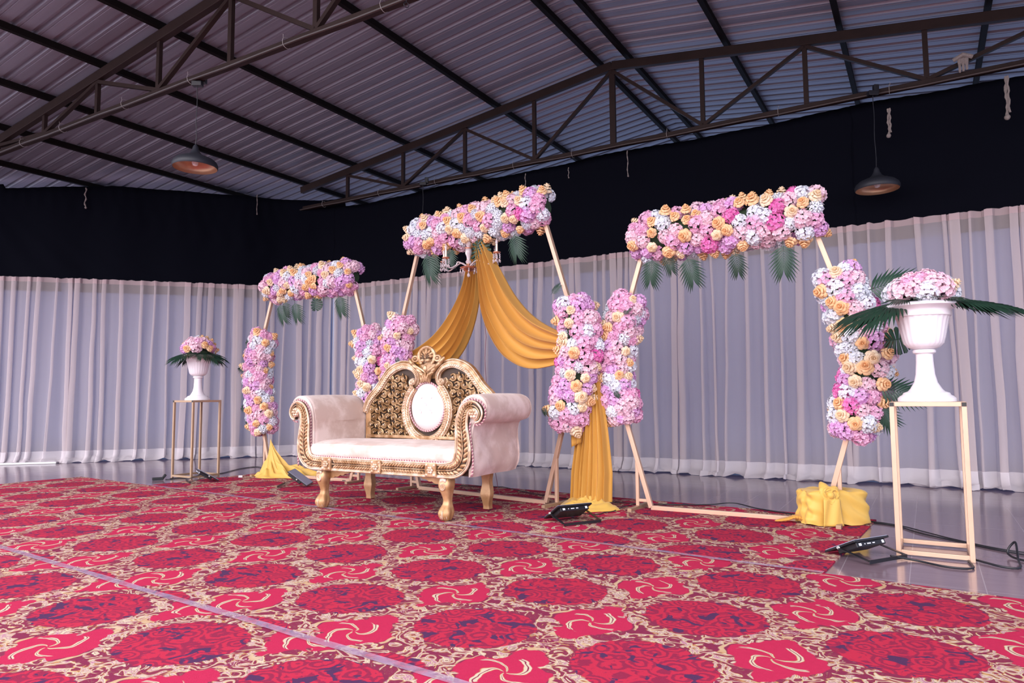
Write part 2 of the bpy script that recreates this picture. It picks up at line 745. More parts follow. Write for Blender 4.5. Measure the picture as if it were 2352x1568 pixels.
def roof_side(sgn):
    b = MB()
    pitch = .20
    prof = [(0, 0), (.060, 0), (.078, .032), (.108, .032), (.126, 0), (.150, 0), (.156, .007), (.162, 0)]
    ys = []
    p = 1.2
    while p < 12.5:
        for a, h in prof:
            ys.append((p + a, h))
        p += pitch
    t0, t1 = (RIDGE, RIDGE + sgn * (13.2 if sgn < 0 else 9.8))
    ts = [t0 + (t1 - t0) * i / 6 for i in range(7)]
    vs_ = [(t, y, roof_z(t) + h) for t in ts for y, h in ys]
    m = len(ys)
    fs_ = [(i * m + j, i * m + j + 1, (i + 1) * m + j + 1, (i + 1) * m + j) for i in range(6) for j in range(m - 1)]
    b.add(vs_, fs_)
    return struct(b.build('ceiling', M['roof'], smooth=False, rotz=-ANG, solid=.004))


roof_side(-1)
roof_side(1)

# purlins
for t, lab in ((-11.2, 'outermost purlin above the left black drape'), (-10.1, 'second purlin in from the left roof edge'),
               (-9.0, 'purlin near the left eave, third in from the edge'), (-7.9, 'fourth purlin in from the left roof edge'),
               (-6.8, 'purlin two places left of the ridge pair'), (-5.12, 'purlin next left of the ridge pair'),
               (-3.52, 'left one of the two purlins along the ridge'), (-3.12, 'right one of the two purlins along the ridge'),
               (-1.88, 'purlin next right of the ridge pair'), (-.65, 'purlin two places right of the ridge pair'),
               (.70, 'rightmost purlin that crosses the far truss in the photo')):
    b = MB()
    b.box((t, 6.85, roof_z(t) - .037), (.055, 11.3, .070))
    tag(b.build('purlin', M['purlin'], smooth=False, rotz=-ANG), 'dark steel ' + lab, 'purlin', 'roof purlins')


def truss(p, lab, t_min, t_max):
    e = thing('roof_truss', lab, 'truss', (0, 0, 0), -ANG, 'roof trusses')
    zt = lambda t: 5.19 - SL * abs(t - RIDGE)
    zb = 4.13
    step = 1.155
    for s in (-1, 1):
        end = t_min if s < 0 else t_max
        b = MB()
        b.bar((RIDGE, p, zt(RIDGE)), (end, p, zt(end)), .07, .11)
        b.build('top_chord', M['steel'], e, smooth=False, bevel=.006)
    b = MB()
    b.bar((t_min, p, zb), (t_max, p, zb), .06, .06)
    b.build('bottom_chord', M['steel'], e, smooth=False, bevel=.005)
    for s in (-1, 1):
        k = 0
        while True:
            t = RIDGE + s * step * k
            if not (t_min < t < t_max):
                break
            if not (k == 0 and s > 0):
                b = MB()
                w = .075 if k == 0 else .05
                b.bar((t, p, zb + .03), (t, p, zt(t) - .05), .04, w, (1, 0, 0))
                b.build('strut', M['steel'], e, smooth=False)
            if k % 2 == 1:
                for dk in (-1, 1):
                    t2 = RIDGE + s * step * (k + dk)
                    if t_min - .5 < t2 < t_max + .5:
                        b = MB()
                        b.bar((t, p, zb + .03), (t2, p, zt(t2) - .06), .04, .045, (0, 1, 0))
                        b.build('diagonal', M['steel'], e, smooth=False)
            k += 1
    # conduit strapped under the chord with wire
    b = MB()
    b.tube([(t_min + (t_max - t_min) * i / 30, p - .045, zb - .028 + .006 * math.sin(i * 2.1)) for i in range(31)], .014, 8)
    b.build('conduit', M['conduit'], e)
    rnd = random.Random(int(p * 10))
    for q in range(9):
        t = -9.6 + q * 1.17 + rnd.uniform(-.2, .2)
        b = MB()
        b.torus((t, p - .02, zb - .003), .050, .0022, Matrix.Rotation(PI / 2, 3, 'Z'), 14, 5)
        b.tube([(t, p - .06, zb + .03), (t + .012, p - .07, zb + .045), (t + .006, p - .066, zb + .06)], .0018, 5)
        b.build('wire_tie', M['wire'], e)
    return e


truss(4.2, 'dark brown steel roof truss nearest the camera, over the sofa', -11.6, 4.6)
truss(8.18, 'dark brown steel roof truss further back, along the top of the black drape', -9.0, 4.6)

# ---- drape wall line (t, p)
line_pts = [W(5.2, 8.33), W(3.0, 8.33), W(0, 8.33), W(-3, 8.33), W(-6, 8.33), W(-8.2, 8.32), W(-8.95, 8.02), W(-9.55, 7.30),
            W(-10.4, 6.35), W(-11.7, 5.0), W(-13.2, 3.6), W(-14.9, 2.1), W(-16.6, .5)]
wall_line = resample(cr(line_pts, 12), .01)
LEN = .01 * (len(wall_line) - 1)


def on_wall(s):
    x = max(0, min(len(wall_line) - 1.001, s / LEN * (len(wall_line) - 1)))
    i = int(x)
    p = wall_line[i].lerp(wall_line[i + 1], x - i)
    a = wall_line[max(0, i - 12)]
    b = wall_line[min(len(wall_line) - 1, i + 12)]
    d = (b - a).normalized()
    nrm = Vector((d.y, -d.x, 0))
    if nrm.dot(-p) < 0:
        nrm = -nrm
    return p, d, nrm


print('wall length', LEN)


def drape_black(s0, s1, ztop, name, lab, seed):
    b = MB()
    n = int((s1 - s0) / .03)
    gather = s0 + (s1 - s0) * .5

    def fn(u, v):
        s = s0 + (s1 - s0) * u
        p, d, nr = on_wall(s)
        z = 2.58 + (ztop(s) - 2.58) * v
        fan = .5 * (1 - v)
        k = (s - gather) / (.35 + 1.2 * (1 - v))
        off = .012 * math.sin(s * 7 + seed) + .02 * nz(s * 1.1, z * .6, seed) + .010 * math.sin(k * 16 + seed) * (1 - .4 * v)
        return p + nr * (-.115 + off) + Vector((0, 0, z))
    b.grid(fn, n, 16)
    return tag(b.build(name, M['black_cloth'], solid=.003), lab, 'drape', 'black drapes above the curtains')


S_CORNER = 13.3


def black_top(s):
    p, d, nr = on_wall(s)
    t = p.dot(TD)
    a = 4.15 - .035 * abs(math.sin(s * 1.1))
    lim = roof_z(t) - (.12 if t > -11.8 else .05)
    if t < -8.2:
        a = 4.27
    if t < -11.8:
        a = roof_z(t) - .06
    return min(a, lim)


drape_black(.0, 5.80, black_top, 'black_drape', 'black cloth drape hanging above the right stretch of white curtain', 1)
drape_black(5.78, 13.64, black_top, 'black_drape', 'black cloth drape behind the middle flower frame', 2)
drape_black(13.62, LEN - .15, black_top, 'black_drape', 'black cloth drape above the left stretch of white curtain', 3)

# backing cloth and sheer curtain
ZT = 2.76


def backing(s0, s1, lab):
    b = MB()

    def fn(u, v):
        s = s0 + (s1 - s0) * u
        p, d, nr = on_wall(s)
        return p + nr * (-.14 + .015 * math.sin(s * 9) + .02 * nz(s * .7, 3)) + Vector((0, 0, .001 + (ZT - .03) * v))
    b.grid(fn, int((s1 - s0) / .06), 6)
    return tag(b.build('backing_curtain', M['backing'], solid=.003), lab, 'curtain', 'blue backing cloths')


backing(.0, 13.6, 'plain blue-grey backing cloth behind the right sheer curtain')
backing(13.65, LEN - .15, 'plain blue-grey backing cloth behind the left sheer curtain')


def sheer(s0, s1, lab, seed):
    rnd = random.Random(seed)
    # pleat positions
    ks = [s0]
    while ks[-1] < s1:
        ks.append(ks[-1] + rnd.choice((.09, .13, .16, .20, .24, .18, .28)))
    ks[-1] = s1
    wid = [rnd.choice((.025, .04, .055, .07, .09)) for _ in ks]
    lean = [rnd.uniform(-.03, .05) for _ in ks]
    # polyline in (s, n) : at each pleat the cloth folds back on itself
    prof = []
    for i, k in enumerate(ks[:-1]):
        w = wid[i]
        nx = ks[i + 1]
        prof += [(k - w / 2, .050, i), (k + w * .15, .056, i), (k + w / 2, .050, i), (k + w * .45, .040, i), (k, .036, i), (k - w / 2, .034, i),
                 (k - w * .45, .026, i), (k + w * .1, .022, i), (k + w / 2 + .01, .020, i)]
        g = nx - k
        for q in (.35, .55, .75):
            prof.append((k + g * q, .014 + .010 * math.sin(q * 7 + i), i))
    m = len(prof)
    e = thing('sheer_curtain', lab, 'curtain', (0, 0, 0), 0, 'white sheer curtains')
    rows = [.17, .25, .5, .9, 1.3, 1.7, 2.1, 2.5, ZT - .06]

    def pt(j, z, extra=0., push=0.):
        s, off, i = prof[j]
        f = (ZT - z) / ZT
        s2 = s + lean[i] * f * 1.1 + .02 * nz(i * 3.3, z * 1.3, seed) + extra
        s2 = max(.0, min(LEN, s2))
        p, d, nr = on_wall(s2)
        amp = 1 + .9 * f
        return p + nr * (off * amp - .03 + push + .02 * nz(s * 2., z, 5)) + Vector((0, 0, z))
    b = MB()
    vs_ = [pt(j, z) for z in rows for j in range(m)]
    fs_ = [(r * m + j, r * m + j + 1, (r + 1) * m + j + 1, (r + 1) * m + j) for r in range(len(rows) - 1) for j in range(m - 1)]
    b.add(vs_, fs_)
    b.build('panel', M['sheer'], e, angle=80)
    # header band with little frilly tabs
    b = MB()

    def top(j, z, k):
        s = prof[j][0]
        p = pt(j, z)
        if k:
            p += Vector((0, 0, .012 * nz(s * 7, 1, seed) + .014 * nz(s * 19, 4, seed)))
        return p
    vs_ = [top(j, z, k) for k, z in enumerate((ZT - .06, ZT, ZT + .01)) for j in range(m)]
    fs_ = [(r * m + j, r * m + j + 1, (r + 1) * m + j + 1, (r + 1) * m + j) for r in range(2) for j in range(m - 1)]
    b.add(vs_, fs_)
    b.build('header', M['header'], e, label='blush pink header band')
    # hem band then cloth crumpled on the floor
    b = MB()
    hem = [(.17, 0.), (.13, .006), (.09, .022), (.055, .055), (.035, .10), (.022, .15), (.006, .19)]
    vs_ = []
    for r, (z, push) in enumerate(hem):
        for j in range(m):
            s = prof[j][0]
            wv = .5 + .5 * nz(s * 1.7, 2, seed) + .4 * nz(s * 6, 1, seed)
            p = pt(j, z, 0, push * (.15 + 1.1 * max(0, wv)))
            zz = z if r == 0 else max(.003, z + (.050 * nz(s * 6, r * .7, seed) + .030 * abs(nz(s * 14, r * 1.3))) * min(1, r / 3))
            vs_.append(Vector((p.x, p.y, zz)))
    fs_ = [(r * m + j, r * m + j + 1, (r + 1) * m + j + 1, (r + 1) * m + j) for r in range(len(hem) - 1) for j in range(m - 1)]
    b.add(vs_, fs_)
    b.build('hem', M['sheer_hem'], e, angle=60, label='gathered white hem lying on the floor')
    return e


sheer(.05, 13.6, 'long white sheer pleated curtain running behind the flower frames to the right edge', 11)
sheer(13.6, LEN - .25, 'white sheer pleated curtain left of the corner, behind the smaller-looking urn', 12)

# white battens on the floor at the curtain foot
for (a, c, lab) in ((W(-11.9, 4.55), W(-11.0, 5.45), 'white batten lying at the foot of the curtain, far left'),
                    (W(1.25, 7.95), W(2.6, 7.85), 'white batten lying at the foot of the curtain, far right')):
    b = MB()
    b.bar(a + Vector((0, 0, .015)), c + Vector((0, 0, .015)), .07, .026)
    tag(b.build('floor_batten', M['paper'], smooth=False, bevel=.004), lab, 'batten')


# strings hanging on the black drape
def hang_string(t, z0, z1, lab, w=.006, p=8.17):
    b = MB()
    rnd = random.Random(int(abs(t) * 100))
    n = 12
    pts = [W(t + .005 * math.sin(i * .9 + t), p, z0 + (z1 - z0) * i / n) for i in range(n + 1)]
    b.tube(pts, [w * (1 + .4 * math.sin(i * 2.3)) for i in range(n + 1)], 6)
    b.blob(pts[-1], w * 2.0)
    if w > .008:
        pts = [W(t + .016 + .005 * math.sin(i * 1.7), p - .01, z0 + (z1 - z0) * .9 * i / n) for i in range(n + 1)]
        b.tube(pts, w * .7, 6)
    return tag(b.build('tie_string', M['string']), lab, 'string', 'strings hanging on the black drapes')


# ================================================================== CARPETS
CA = -ANG - R(4.3)
CT = Vector((math.cos(CA), math.sin(CA), 0))
CP = Vector((-math.sin(CA), math.cos(CA), 0))


def carpet(x0, x1, y0, y1, ox, oy, lab, z):
    """strip in carpet axes; (ox, oy) is the centre of one medallion"""
    o = CT * ox + CP * oy
    b = MB()
    nx, ny = int((x1 - x0) / .15), int((y1 - y0) / .15)

    def fn(u, v):
        x = x0 + (x1 - x0) * u - ox
        y = y0 + (y1 - y0) * v - oy
        h = .007 + .0035 * nz(x * 1.6, y * 1.6, 2)
        return (x, y, h)
    b.grid(fn, nx, ny)
    # skirt
    m = len(b.v)
    n1 = nx + 1
    rim = [i for i in range(n1)] + [j * n1 + nx for j in range(1, ny + 1)] + [ny * n1 + i for i in range(nx - 1, -1, -1)] + [j * n1 for j in range(ny - 1, 0, -1)]
    base = [(b.v[i][0], b.v[i][1], -.0) for i in rim]
    b.v += base
    L = len(rim)
    for k in range(L):
        l = (k + 1) % L
        b.f.append((rim[l], rim[k], m + k, m + l))
    ob = b.build('carpet', M['carpet'], smooth=True, rotz=CA, loc=(o.x, o.y, z), angle=60)
    return tag(ob, lab, 'carpet', 'red medallion carpet strips')


def to_c(t, p):
    v = W(t, p)
    return v.dot(CT), v.dot(CP)


def cxy(t, p):
    return to_c(t, p)


m1 = cxy(-2.36, 2.48)
s1 = cxy(-4.68, 2.03)[1]
s1b = cxy(-1.65, 1.95)[1]
s1 = cxy(-2.87, 2.04)[1]
s2 = cxy(-2.43, 4.17)[1]
s3 = cxy(-3.4, 6.13)[1]
xl = cxy(-8.85, 4.1)[0]
xl2 = cxy(-7.24, 5.0)[0]
xr2 = cxy(-.45, 4.8)[0]
xr = xr2 + 3.6
m0 = cxy(-2.50, 1.72)
carpet(xl, xr, s1 - 2.1, s1, m0[0], m0[1], 'red carpet strip nearest the camera, along the bottom of the photo', 0)
carpet(xl, xr, s1, s2, m1[0], m1[1], 'middle red carpet strip with medallions, in front of the sofa legs', 0)
carpet(xl2, xr2, s2, s3, m1[0] + .3, m1[1] + .63 * 3 - .12, 'rear red carpet strip under the sofa and flower frames', 0)


def tape(x0, x1, y, lab, wd=.045):
    b = MB()

    def fn(u, v):
        x = x0 + (x1 - x0) * u
        yy = y + (v - .5) * wd * (1 + .3 * nz(x * 3, v)) + .006 * nz(x * 1.3, 7)
        return CT * x + CP * yy + Vector((0, 0, .0125 + .0015 * nz(x * 9, v * 3)))
    b.grid(fn, int((x1 - x0) / .06), 4)
    return tag(b.build('carpet_tape', M['tape']), lab, 'tape', 'clear tape over the carpet joins')


tape(xl, xr - 2.2, s1, 'shiny clear tape along the carpet join nearest the camera')
tape(xl2, xr2, s2, 'shiny clear tape along the carpet join just in front of the sofa')

hang_string(-9.35, 4.28, 3.95, 'pale string tied at the corner of the black drapes, left of the small flower frame', .006, 7.55)
hang_string(-4.62, 3.99, 3.78, 'pale string hanging just above the middle flower frame', .006)
hang_string(-3.96, 3.96, 3.82, 'shortest pale string, between two longer ones right of the middle frame', .005)
hang_string(-3.13, 4.03, 3.70, 'thin straight pale string hanging below the far truss apex', .006)
hang_string(-.22, 3.93, 3.64, 'frayed brown string hanging above the right pendant lamp', .012)
hang_string(.80, 4.03, 3.62, 'long thick pale string near the right edge of the photo', .014)
b = MB()
_p, _d, _n = on_wall(17.35)
lp = _p + _n * -.06
pts = [lp + Vector((.012 * math.sin(i * 1.2), 0, 4.20 - .026 * i)) for i in range(13)]
b.tube(pts, [.010 + .004 * math.sin(i * 2) for i in range(13)], 6)
b.blob(pts[-1], .018)
tag(b.build('tie_string', M['string']), 'pale string hanging on the black drape at the far left of the photo', 'string', 'strings hanging on the black drapes')
b = MB()
for k in range(3):
    b.tube([W(.43 + .03 * k, 8.12, 4.30 - .03 * j + .01 * math.sin(j + k)) for j in range(6)], [.016, .02, .018, .012, .014, .008], 6)
b.tube([W(.38, 8.12, 4.28), W(.46, 8.09, 4.31), W(.54, 8.12, 4.28)], .022, 8)
tag(b.build('tied_rag', M['string']), 'brownish rag knotted on a diagonal of the far truss, upper right', 'rag')
b = MB()
b.torus(W(-3.42, 4.15, 4.045), .022, .003, Matrix.Rotation(.6, 3, 'Z'), 16, 6)
b.tube([W(-3.42, 4.15, 4.067), W(-3.42, 4.15, 4.11)], .003, 6)
tag(b.build('wire_hook', M['cable']), 'small looped wire hook under the near truss, top edge of the photo', 'hook')


# ================================================================== PENDANT LAMPS
def pendant(x, y, zrim, ztop, lab, sc=1.0, first=None):
    e = thing('pendant_lamp', lab, 'lamp', (x, y, zrim), 0, 'dome pendant lamps')
    prof = [(.205, 0), (.212, .012), (.212, .035), (.200, .062), (.170, .088), (.125, .108), (.080, .124), (.050, .150), (.032, .185), (.024, .215), (.012, .235), (.006, .24)]
    b = MB()
    b.lathe(prof, 40)
    b.build('shade', M['lamp_outer'], e)
    b = MB()
    inn = [(r * .97, z + .002 if z < .1 else z - .01) for r, z in prof[:8]]
    inn[0] = (.204, .001)
    b.lathe(inn + [(.001, .138)], 40)
    b.build('shade_lining', M['lamp_inner'], e, label='copper coloured inside of the shade')
    b = MB()
    b.lathe([(.001, .02), (.022, .028), (.032, .050), (.026, .075), (.016, .09), (.016, .13)], 16)
    b.build('bulb', M['bulb'], e)
    b = MB()
    n = 8
    b.tube([(.004 * math.sin(i * 1.4) * (1 if 0 < i < n else 0), 0, .235 + (ztop - zrim - .235) * i / n) for i in range(n + 1)], .004, 6)
    b.build('cord', M['cable'], e)
    b = MB()
    b.box((0, 0, ztop - zrim - .0), (.10, .06, .05))
    b.box((.05, .03, ztop - zrim + .06), (.05, .05, .09))
    b.build('ceiling_mount', M['black_metal'], e, smooth=False, bevel=.005)
    return e


a_ = W(-6.13, 4.20)
pendant(a_.x, a_.y, 3.21, 4.07, 'black dome pendant lamp hanging from the near truss, upper left')
a_ = W(-.34, 7.95)
k_ = 7.05
pendant(.5366 * k_, k_, 3.035, 4.06, 'black dome pendant lamp in front of the black drape, upper right')
a_ = W(-6.22, 7.95)
pendant(a_.x, a_.y, 3.03, 4.05, 'pendant lamp mostly hidden behind the top flowers of the middle frame')


# ================================================================== FLOWERS (bloom meshes are shared by the copies)
def hydrangea_mesh(seed, rad=.062, petals=4, count=44, size=.021, spiky=False):
    rnd = random.Random(seed)
    b = MB()
    for i in range(count):
        z = 1 - 1.45 * (i + .5) / count
        a = i * 2.39996 + rnd.uniform(-.2, .2)
        r = math.sqrt(max(0, 1 - z * z))
        d = Vector((r * math.cos(a), r * math.sin(a), z)).normalized()
        c = d * rad * rnd.uniform(.86, 1.08)
        up = Vector((0, 0, 1)) if abs(d.z) < .9 else Vector((1, 0, 0))
        x = d.cross(up).normalized()
        y = d.cross(x)
        ro = rnd.uniform(0, 2)
        tilt = Vector((rnd.uniform(-.3, .3), rnd.uniform(-.3, .3), 0))
        sz = size * rnd.uniform(.8, 1.2)
        for k in range(petals):
            aa = ro + 2 * PI * k / petals
            u = x * math.cos(aa) + y * math.sin(aa)
            w = x * -math.sin(aa) + y * math.cos(aa)
            lift = .35 if not spiky else .1
            L = sz * (1.0 if not spiky else 1.5)
            hw = sz * (.52 if not spiky else .30)
            dd = d + x * tilt.x + y * tilt.y
            p0 = c
            p1 = c + u * L * .6 + w * hw + dd * L * lift * .6
            p2 = c + u * L + dd * L * lift
            p3 = c + u * L * .6 - w * hw + dd * L * lift * .6
            pm = c + u * L * .6 + dd * L * lift * .15
            b.add([p0, p1, p2, p3, pm], [(0, 1, 4), (1, 2, 4), (2, 3, 4), (3, 0, 4)])
    return b


def rose_mesh(seed, rad=.040):
    """open rose : overlapping cupped petals round a tight heart"""
    rnd = random.Random(seed)
    b = MB()
    for ring, (n, r0, lean, h) in enumerate(((6, 1.05, .62, .10), (5, .80, .42, .42), (4, .54, .26, .66), (3, .30, .10, .78))):
        for k in range(n):
            a = 2 * PI * k / n + ring * .55 + rnd.uniform(-.12, .12)
            wd = 2 * PI / n * 1.25
            tw = .10 + .05 * ring

            def fn(u, v, a=a, wd=wd, r0=r0, lean=lean, h=h, tw=tw):
                e = abs(u - .5) * 2
                aa = a + (u - .5) * wd * (1 - .30 * v * v)
                rr = rad * (.16 + (r0 - .16) * v ** .55) * (1 + tw * (u - .5)) * (1 - .10 * e ** 3 * v)
                z = rad * (h + (.55 - lean * .5) * math.sin(v * PI * .62) - lean * .75 * max(0, v - .65) * 2 - .20 * e ** 2.5 * v)
                return (rr * math.cos(aa), rr * math.sin(aa), z - rad * .15)
            b.grid(fn, 5, 4)
    b.blob((0, 0, rad * .75), (rad * .16, rad * .16, rad * .3), None, 6, 4)
    return b


def palm_mesh(seed, L=.20, wd=.14, n=11, droop=.25, lw=.012):
    """a pinnate palm leaf lying along +x, front face towards +z"""
    rnd = random.Random(seed)
    b = MB()

    def mid(u):
        return Vector((L * u, .02 * L * math.sin(u * 3), -droop * L * u * u))
    b.tube([mid(i / 8) for i in range(9)], [.0035 * (1 - .75 * i / 8) for i in range(9)], 5)
    for k in range(n):
        u = .22 + .76 * k / (n - 1)
        for sg in (-1, 1):
            p = mid(u)
            ln = wd * (math.sin(PI * (.20 + .72 * (1 - u) ** .8)) ** .7) * rnd.uniform(.9, 1.08)
            ang = R(74 - 56 * u)
            d = Vector((math.cos(ang), sg * math.sin(ang), -.15 - droop * u))
            d.normalize()
            w = Vector((-d.y, d.x, 0)).normalized() * lw * .5
            up = Vector((0, 0, lw * .3))
            q1 = p + d * ln * .45
            q2 = p + d * ln + Vector((0, 0, -.15 * ln))
            b.add([p - w * .4, p + w * .4, q1 + w, q1 + up, q1 - w, q2], [(0, 3, 4), (0, 1, 3), (1, 2, 3), (3, 2, 5), (4, 3, 5)])
    return b


def monstera_mesh(L=.17):
    """split-leaf blade along +x with notched edge and raised ribs"""
    b = MB()
    ribs = 7
    b.tube([(-.05, 0, 0), (0, 0, .004), (L * .5, 0, .008), (L, 0, -.01)], [.0035, .003, .002, .001], 5)
    for sg in (-1, 1):
        for k in range(ribs):
            a0 = R(168 - 160 * k / ribs) if k else R(172)
            a1 = R(168 - 160 * (k + .80) / ribs)
            u = L * (.10 + .62 * k / (ribs - 1))
            base = Vector((u, 0, .004))
            pts = []
            for q in range(5):
                a = a0 + (a1 - a0) * q / 4
                rr = L * (.50 + .12 * math.sin(a)) * (1 - .10 * abs(q - 2) / 2)
                pts.append(Vector((L * .46 + rr * 1.05 * math.cos(a), sg * rr * math.sin(a), -.03 * math.sin(a) - .012 * (q in (0, 4)))))
            nb = Vector((L * (.10 + .62 * (k + .9) / (ribs - 1)), 0, .004))
            b.add([base, nb] + pts, [(0, 2, 3), (0, 3, 4), (0, 4, 1), (1, 4, 5), (1, 5, 6)])
            b.tube([base, pts[2]], [.0016, .0008], 4)
    return b


BL = {}


def proto(key, mb, mat, name, smooth=True):
    me = bpy.data.meshes.new(name)
    me.from_pydata(mb.v, [], mb.f)
    me.update()
    for p in me.polygons:
        p.use_smooth = smooth
    me.materials.append(mat)
    BL[key] = (me, name)


for col in ('white', 'blush', 'pink', 'lilac', 'magenta'):
    for v in range(2):
        proto(('h', col, v), hydrangea_mesh(v * 7 + len(col), .058 + .006 * v, 4, 46), PET[col], 'hydrangea', False)
proto(('h', 'white', 2), hydrangea_mesh(5, .052, 5, 34, .022, True), PET['white'], 'lily_cluster', False)
for col in ('peach', 'cream'):
    for v in range(2):
        proto(('r', col, v), rose_mesh(v + 3, .040 + .004 * v), PET[col], 'rose')
proto(('p', 0, 0), palm_mesh(1, .22, .17, 9, .15, .020), M['leaf'], 'palm_leaf')
proto(('p', 0, 1), palm_mesh(2, .24, .20, 10, .12, .022), M['leaf2'], 'palm_leaf')
proto(('p', 1, 0), palm_mesh(4, .28, .20, 12, .22, .020), M['leaf'], 'palm_leaf')
proto(('m', 0, 0), monstera_mesh(), M['leaf2'], 'monstera_leaf', False)
FIRST = {}
NICE = {'white': 'white', 'blush': 'pale pink', 'pink': 'pink', 'lilac': 'lilac pink', 'magenta': 'magenta', 'peach': 'peach', 'cream': 'cream'}


def bloom(key, parent, pos, nrm, sc=1.0, spin=0., label=None):
    me, nm = BL[key]
    if key not in FIRST:
        o = bpy.data.objects.new(nm, me)
        FIRST[key] = o
    else:
        o = FIRST[key].copy()
    COL.objects.link(o)
    o.parent = parent
    n = Vector(nrm).normalized()
    q = n.to_track_quat('Z', 'Y') @ Matrix.Rotation(spin, 4, 'Z').to_quaternion()
    o.rotation_mode = 'QUATERNION'
    o.rotation_quaternion = q
    o.location = pos
    o.scale = (sc, sc, sc)
    if label:
        o['label'] = label
    return o


def leaf(key, parent, pos, direction, facing, sc=1.0, label=None):
    me, nm = BL[key]
    if key not in FIRST:
        o = bpy.data.objects.new(nm, me)
        FIRST[key] = o
    else:
        o = FIRST[key].copy()
    COL.objects.link(o)
    o.parent = parent
    x = Vector(direction).normalized()
    z = Vector(facing)
    z = (z - x * z.dot(x)).normalized()
    y = z.cross(x)
    m = Matrix((x, y, z)).transposed()
    o.rotation_mode = 'QUATERNION'
    o.rotation_quaternion = m.to_quaternion()
    o.location = pos
    o.scale = (sc, sc, sc)
    return o


def pick(rnd, weights):
    ks = list(weights)
    return rnd.choices(ks, [weights[k] for k in ks])[0]


def garland(parent_loc, path, wd, dp, lab, seed, weights, leaves=(), step=.088, taper=True):
    """blooms wired round a foam core; path in frame axes (x along the frame, y away from the front, z up)"""
    rnd = random.Random(seed)
    e = thing('flower_garland', lab, 'flowers', parent_loc[0], parent_loc[1], 'flower garlands wired to the hexagon frames')
    pts = resample(cr(path, 8), step)
    b = MB()
    b.tube(pts, [wd * .36 * (.8 if i in (0, len(pts) - 1) else 1) for i in range(len(pts))], 10, sq=1)
    b.build('foam_core', M['foam'], e, label='green foam core between the blooms')
    n = len(pts)
    for i, p in enumerate(pts):
        d = (pts[min(i + 1, n - 1)] - pts[max(i - 1, 0)]).normalized()
        side = Vector((-d.z, 0, d.x)).normalized()
        endf = 1.0
        if taper and (i == 0 or i == n - 1):
            endf = .78
        base = [-100, -62, -26, 10, 46, 82, 112]
        off = (i % 2) * 18
        for a in base:
            aa = R(a + off - 8 + rnd.uniform(-7, 7))
            rr = rnd.uniform(.92, 1.06) * endf
            q = p + side * (math.sin(aa) * wd * .5 * rr) + Vector((0, -math.cos(aa) * dp * .5 * rr, 0)) + d * rnd.uniform(-.02, .02)
            nrm = side * math.sin(aa) * .9 + Vector((0, -math.cos(aa) - .25, 0)) + d * rnd.uniform(-.35, .35)
            if i == 0:
                nrm -= d * .7
            if i == n - 1:
                nrm += d * .7
            nrm.normalize()
            c = pick(rnd, weights)
            if c in ('peach', 'cream'):
                bloom(('r', c, rnd.randrange(2)), e, q + nrm * .030, nrm, rnd.uniform(1.0, 1.32), rnd.uniform(0, 6), NICE[c] + ' rose')
            else:
                v = rnd.randrange(3 if c == 'white' else 2)
                bloom(('h', c, v), e, q - nrm * .012, nrm, rnd.uniform(.85, 1.12), rnd.uniform(0, 6),
                      NICE[c] + (' lily cluster' if (c == 'white' and v == 2) else ' hydrangea bloom'))
    for (key, x, y, z, dx, dy, dz, sc) in leaves:
        sc *= .80
        leaf(key, e, Vector((x, y, z)), (dx, dy, dz), (0.1, -1, .25), sc)
    return e


MIXED = {'white': 4, 'blush': 3, 'pink': 3, 'lilac': 2, 'magenta': .6, 'peach': 4.2, 'cream': 2}
PINKY = {'white': 2.4, 'blush': 3, 'pink': 4.5, 'lilac': 3.5, 'magenta': .2, 'peach': 1.6, 'cream': 1.4}


def frame_axes(t0, p0, rot=0.0):
    v = W(t0, p0)
    return (v, -ANG + rot)


# ================================================================== HEXAGON FRAMES
def hexagon(ax, hb, hm, H, zm, lab, mat, braces=True):
    e = thing('hexagon_frame', lab, 'frame', ax[0], ax[1], 'gold hexagon frames')
    w = .036
    z0 = .020
    C = [(-hb, 0, z0), (hb, 0, z0), (hm, 0, zm), (hb, 0, H), (-hb, 0, H), (-hm, 0, zm)]
    for i in range(6):
        b = MB()
        b.bar(C[i], C[(i + 1) % 6], w, w, (0, 1, 0))
        b.build('frame_bar', mat, e, smooth=False, bevel=.003)
    for s in (-1, 1):
        x = s * (hb + .115)
        # height of the slanting bar at this x
        f = .115 / (hm - hb)
        zt = z0 + (zm - z0) * f
        b = MB()
        b.bar((x, .0, 0.03), (x, .0, zt), .028, .028)
        b.build('support_post', mat, e, smooth=False, bevel=.003)
        b = MB()
        b.bar((s * hb, 0, .075), (x, 0, .075), .024, .024)
        b.build('cross_brace', mat, e, smooth=False, bevel=.003)
        b = MB()
        b.bar((x, -.20, .016), (x, .20, .016), .035, .030)
        b.build('foot', M['gold_bar_old'], e, smooth=False, bevel=.003)
    return e


AXC = (Vector((1.692, 5.465, 0)), -ANG)
AXA = (Vector((-2.355, 8.149, 0)), -ANG)
AXB = (Vector((-.330, 6.635, 0)), math.atan2(-.637, .77))
HC = (.65, .98, 2.225, 1.17)
HA = (.65, .98, 2.26, 1.22)
HB = (.80, 1.19, 2.55, 1.38)
hexagon(AXC, *HC, 'gold hexagon frame on the right, beside the big white urn', M['gold_bar'])
hexagon(AXA, *HA, 'small-looking gold hexagon frame at the left, furthest from the camera', M['gold_bar'])
hexagon(AXB, *HB, 'tallest gold hexagon frame in the middle behind the sofa', M['gold_bar'])


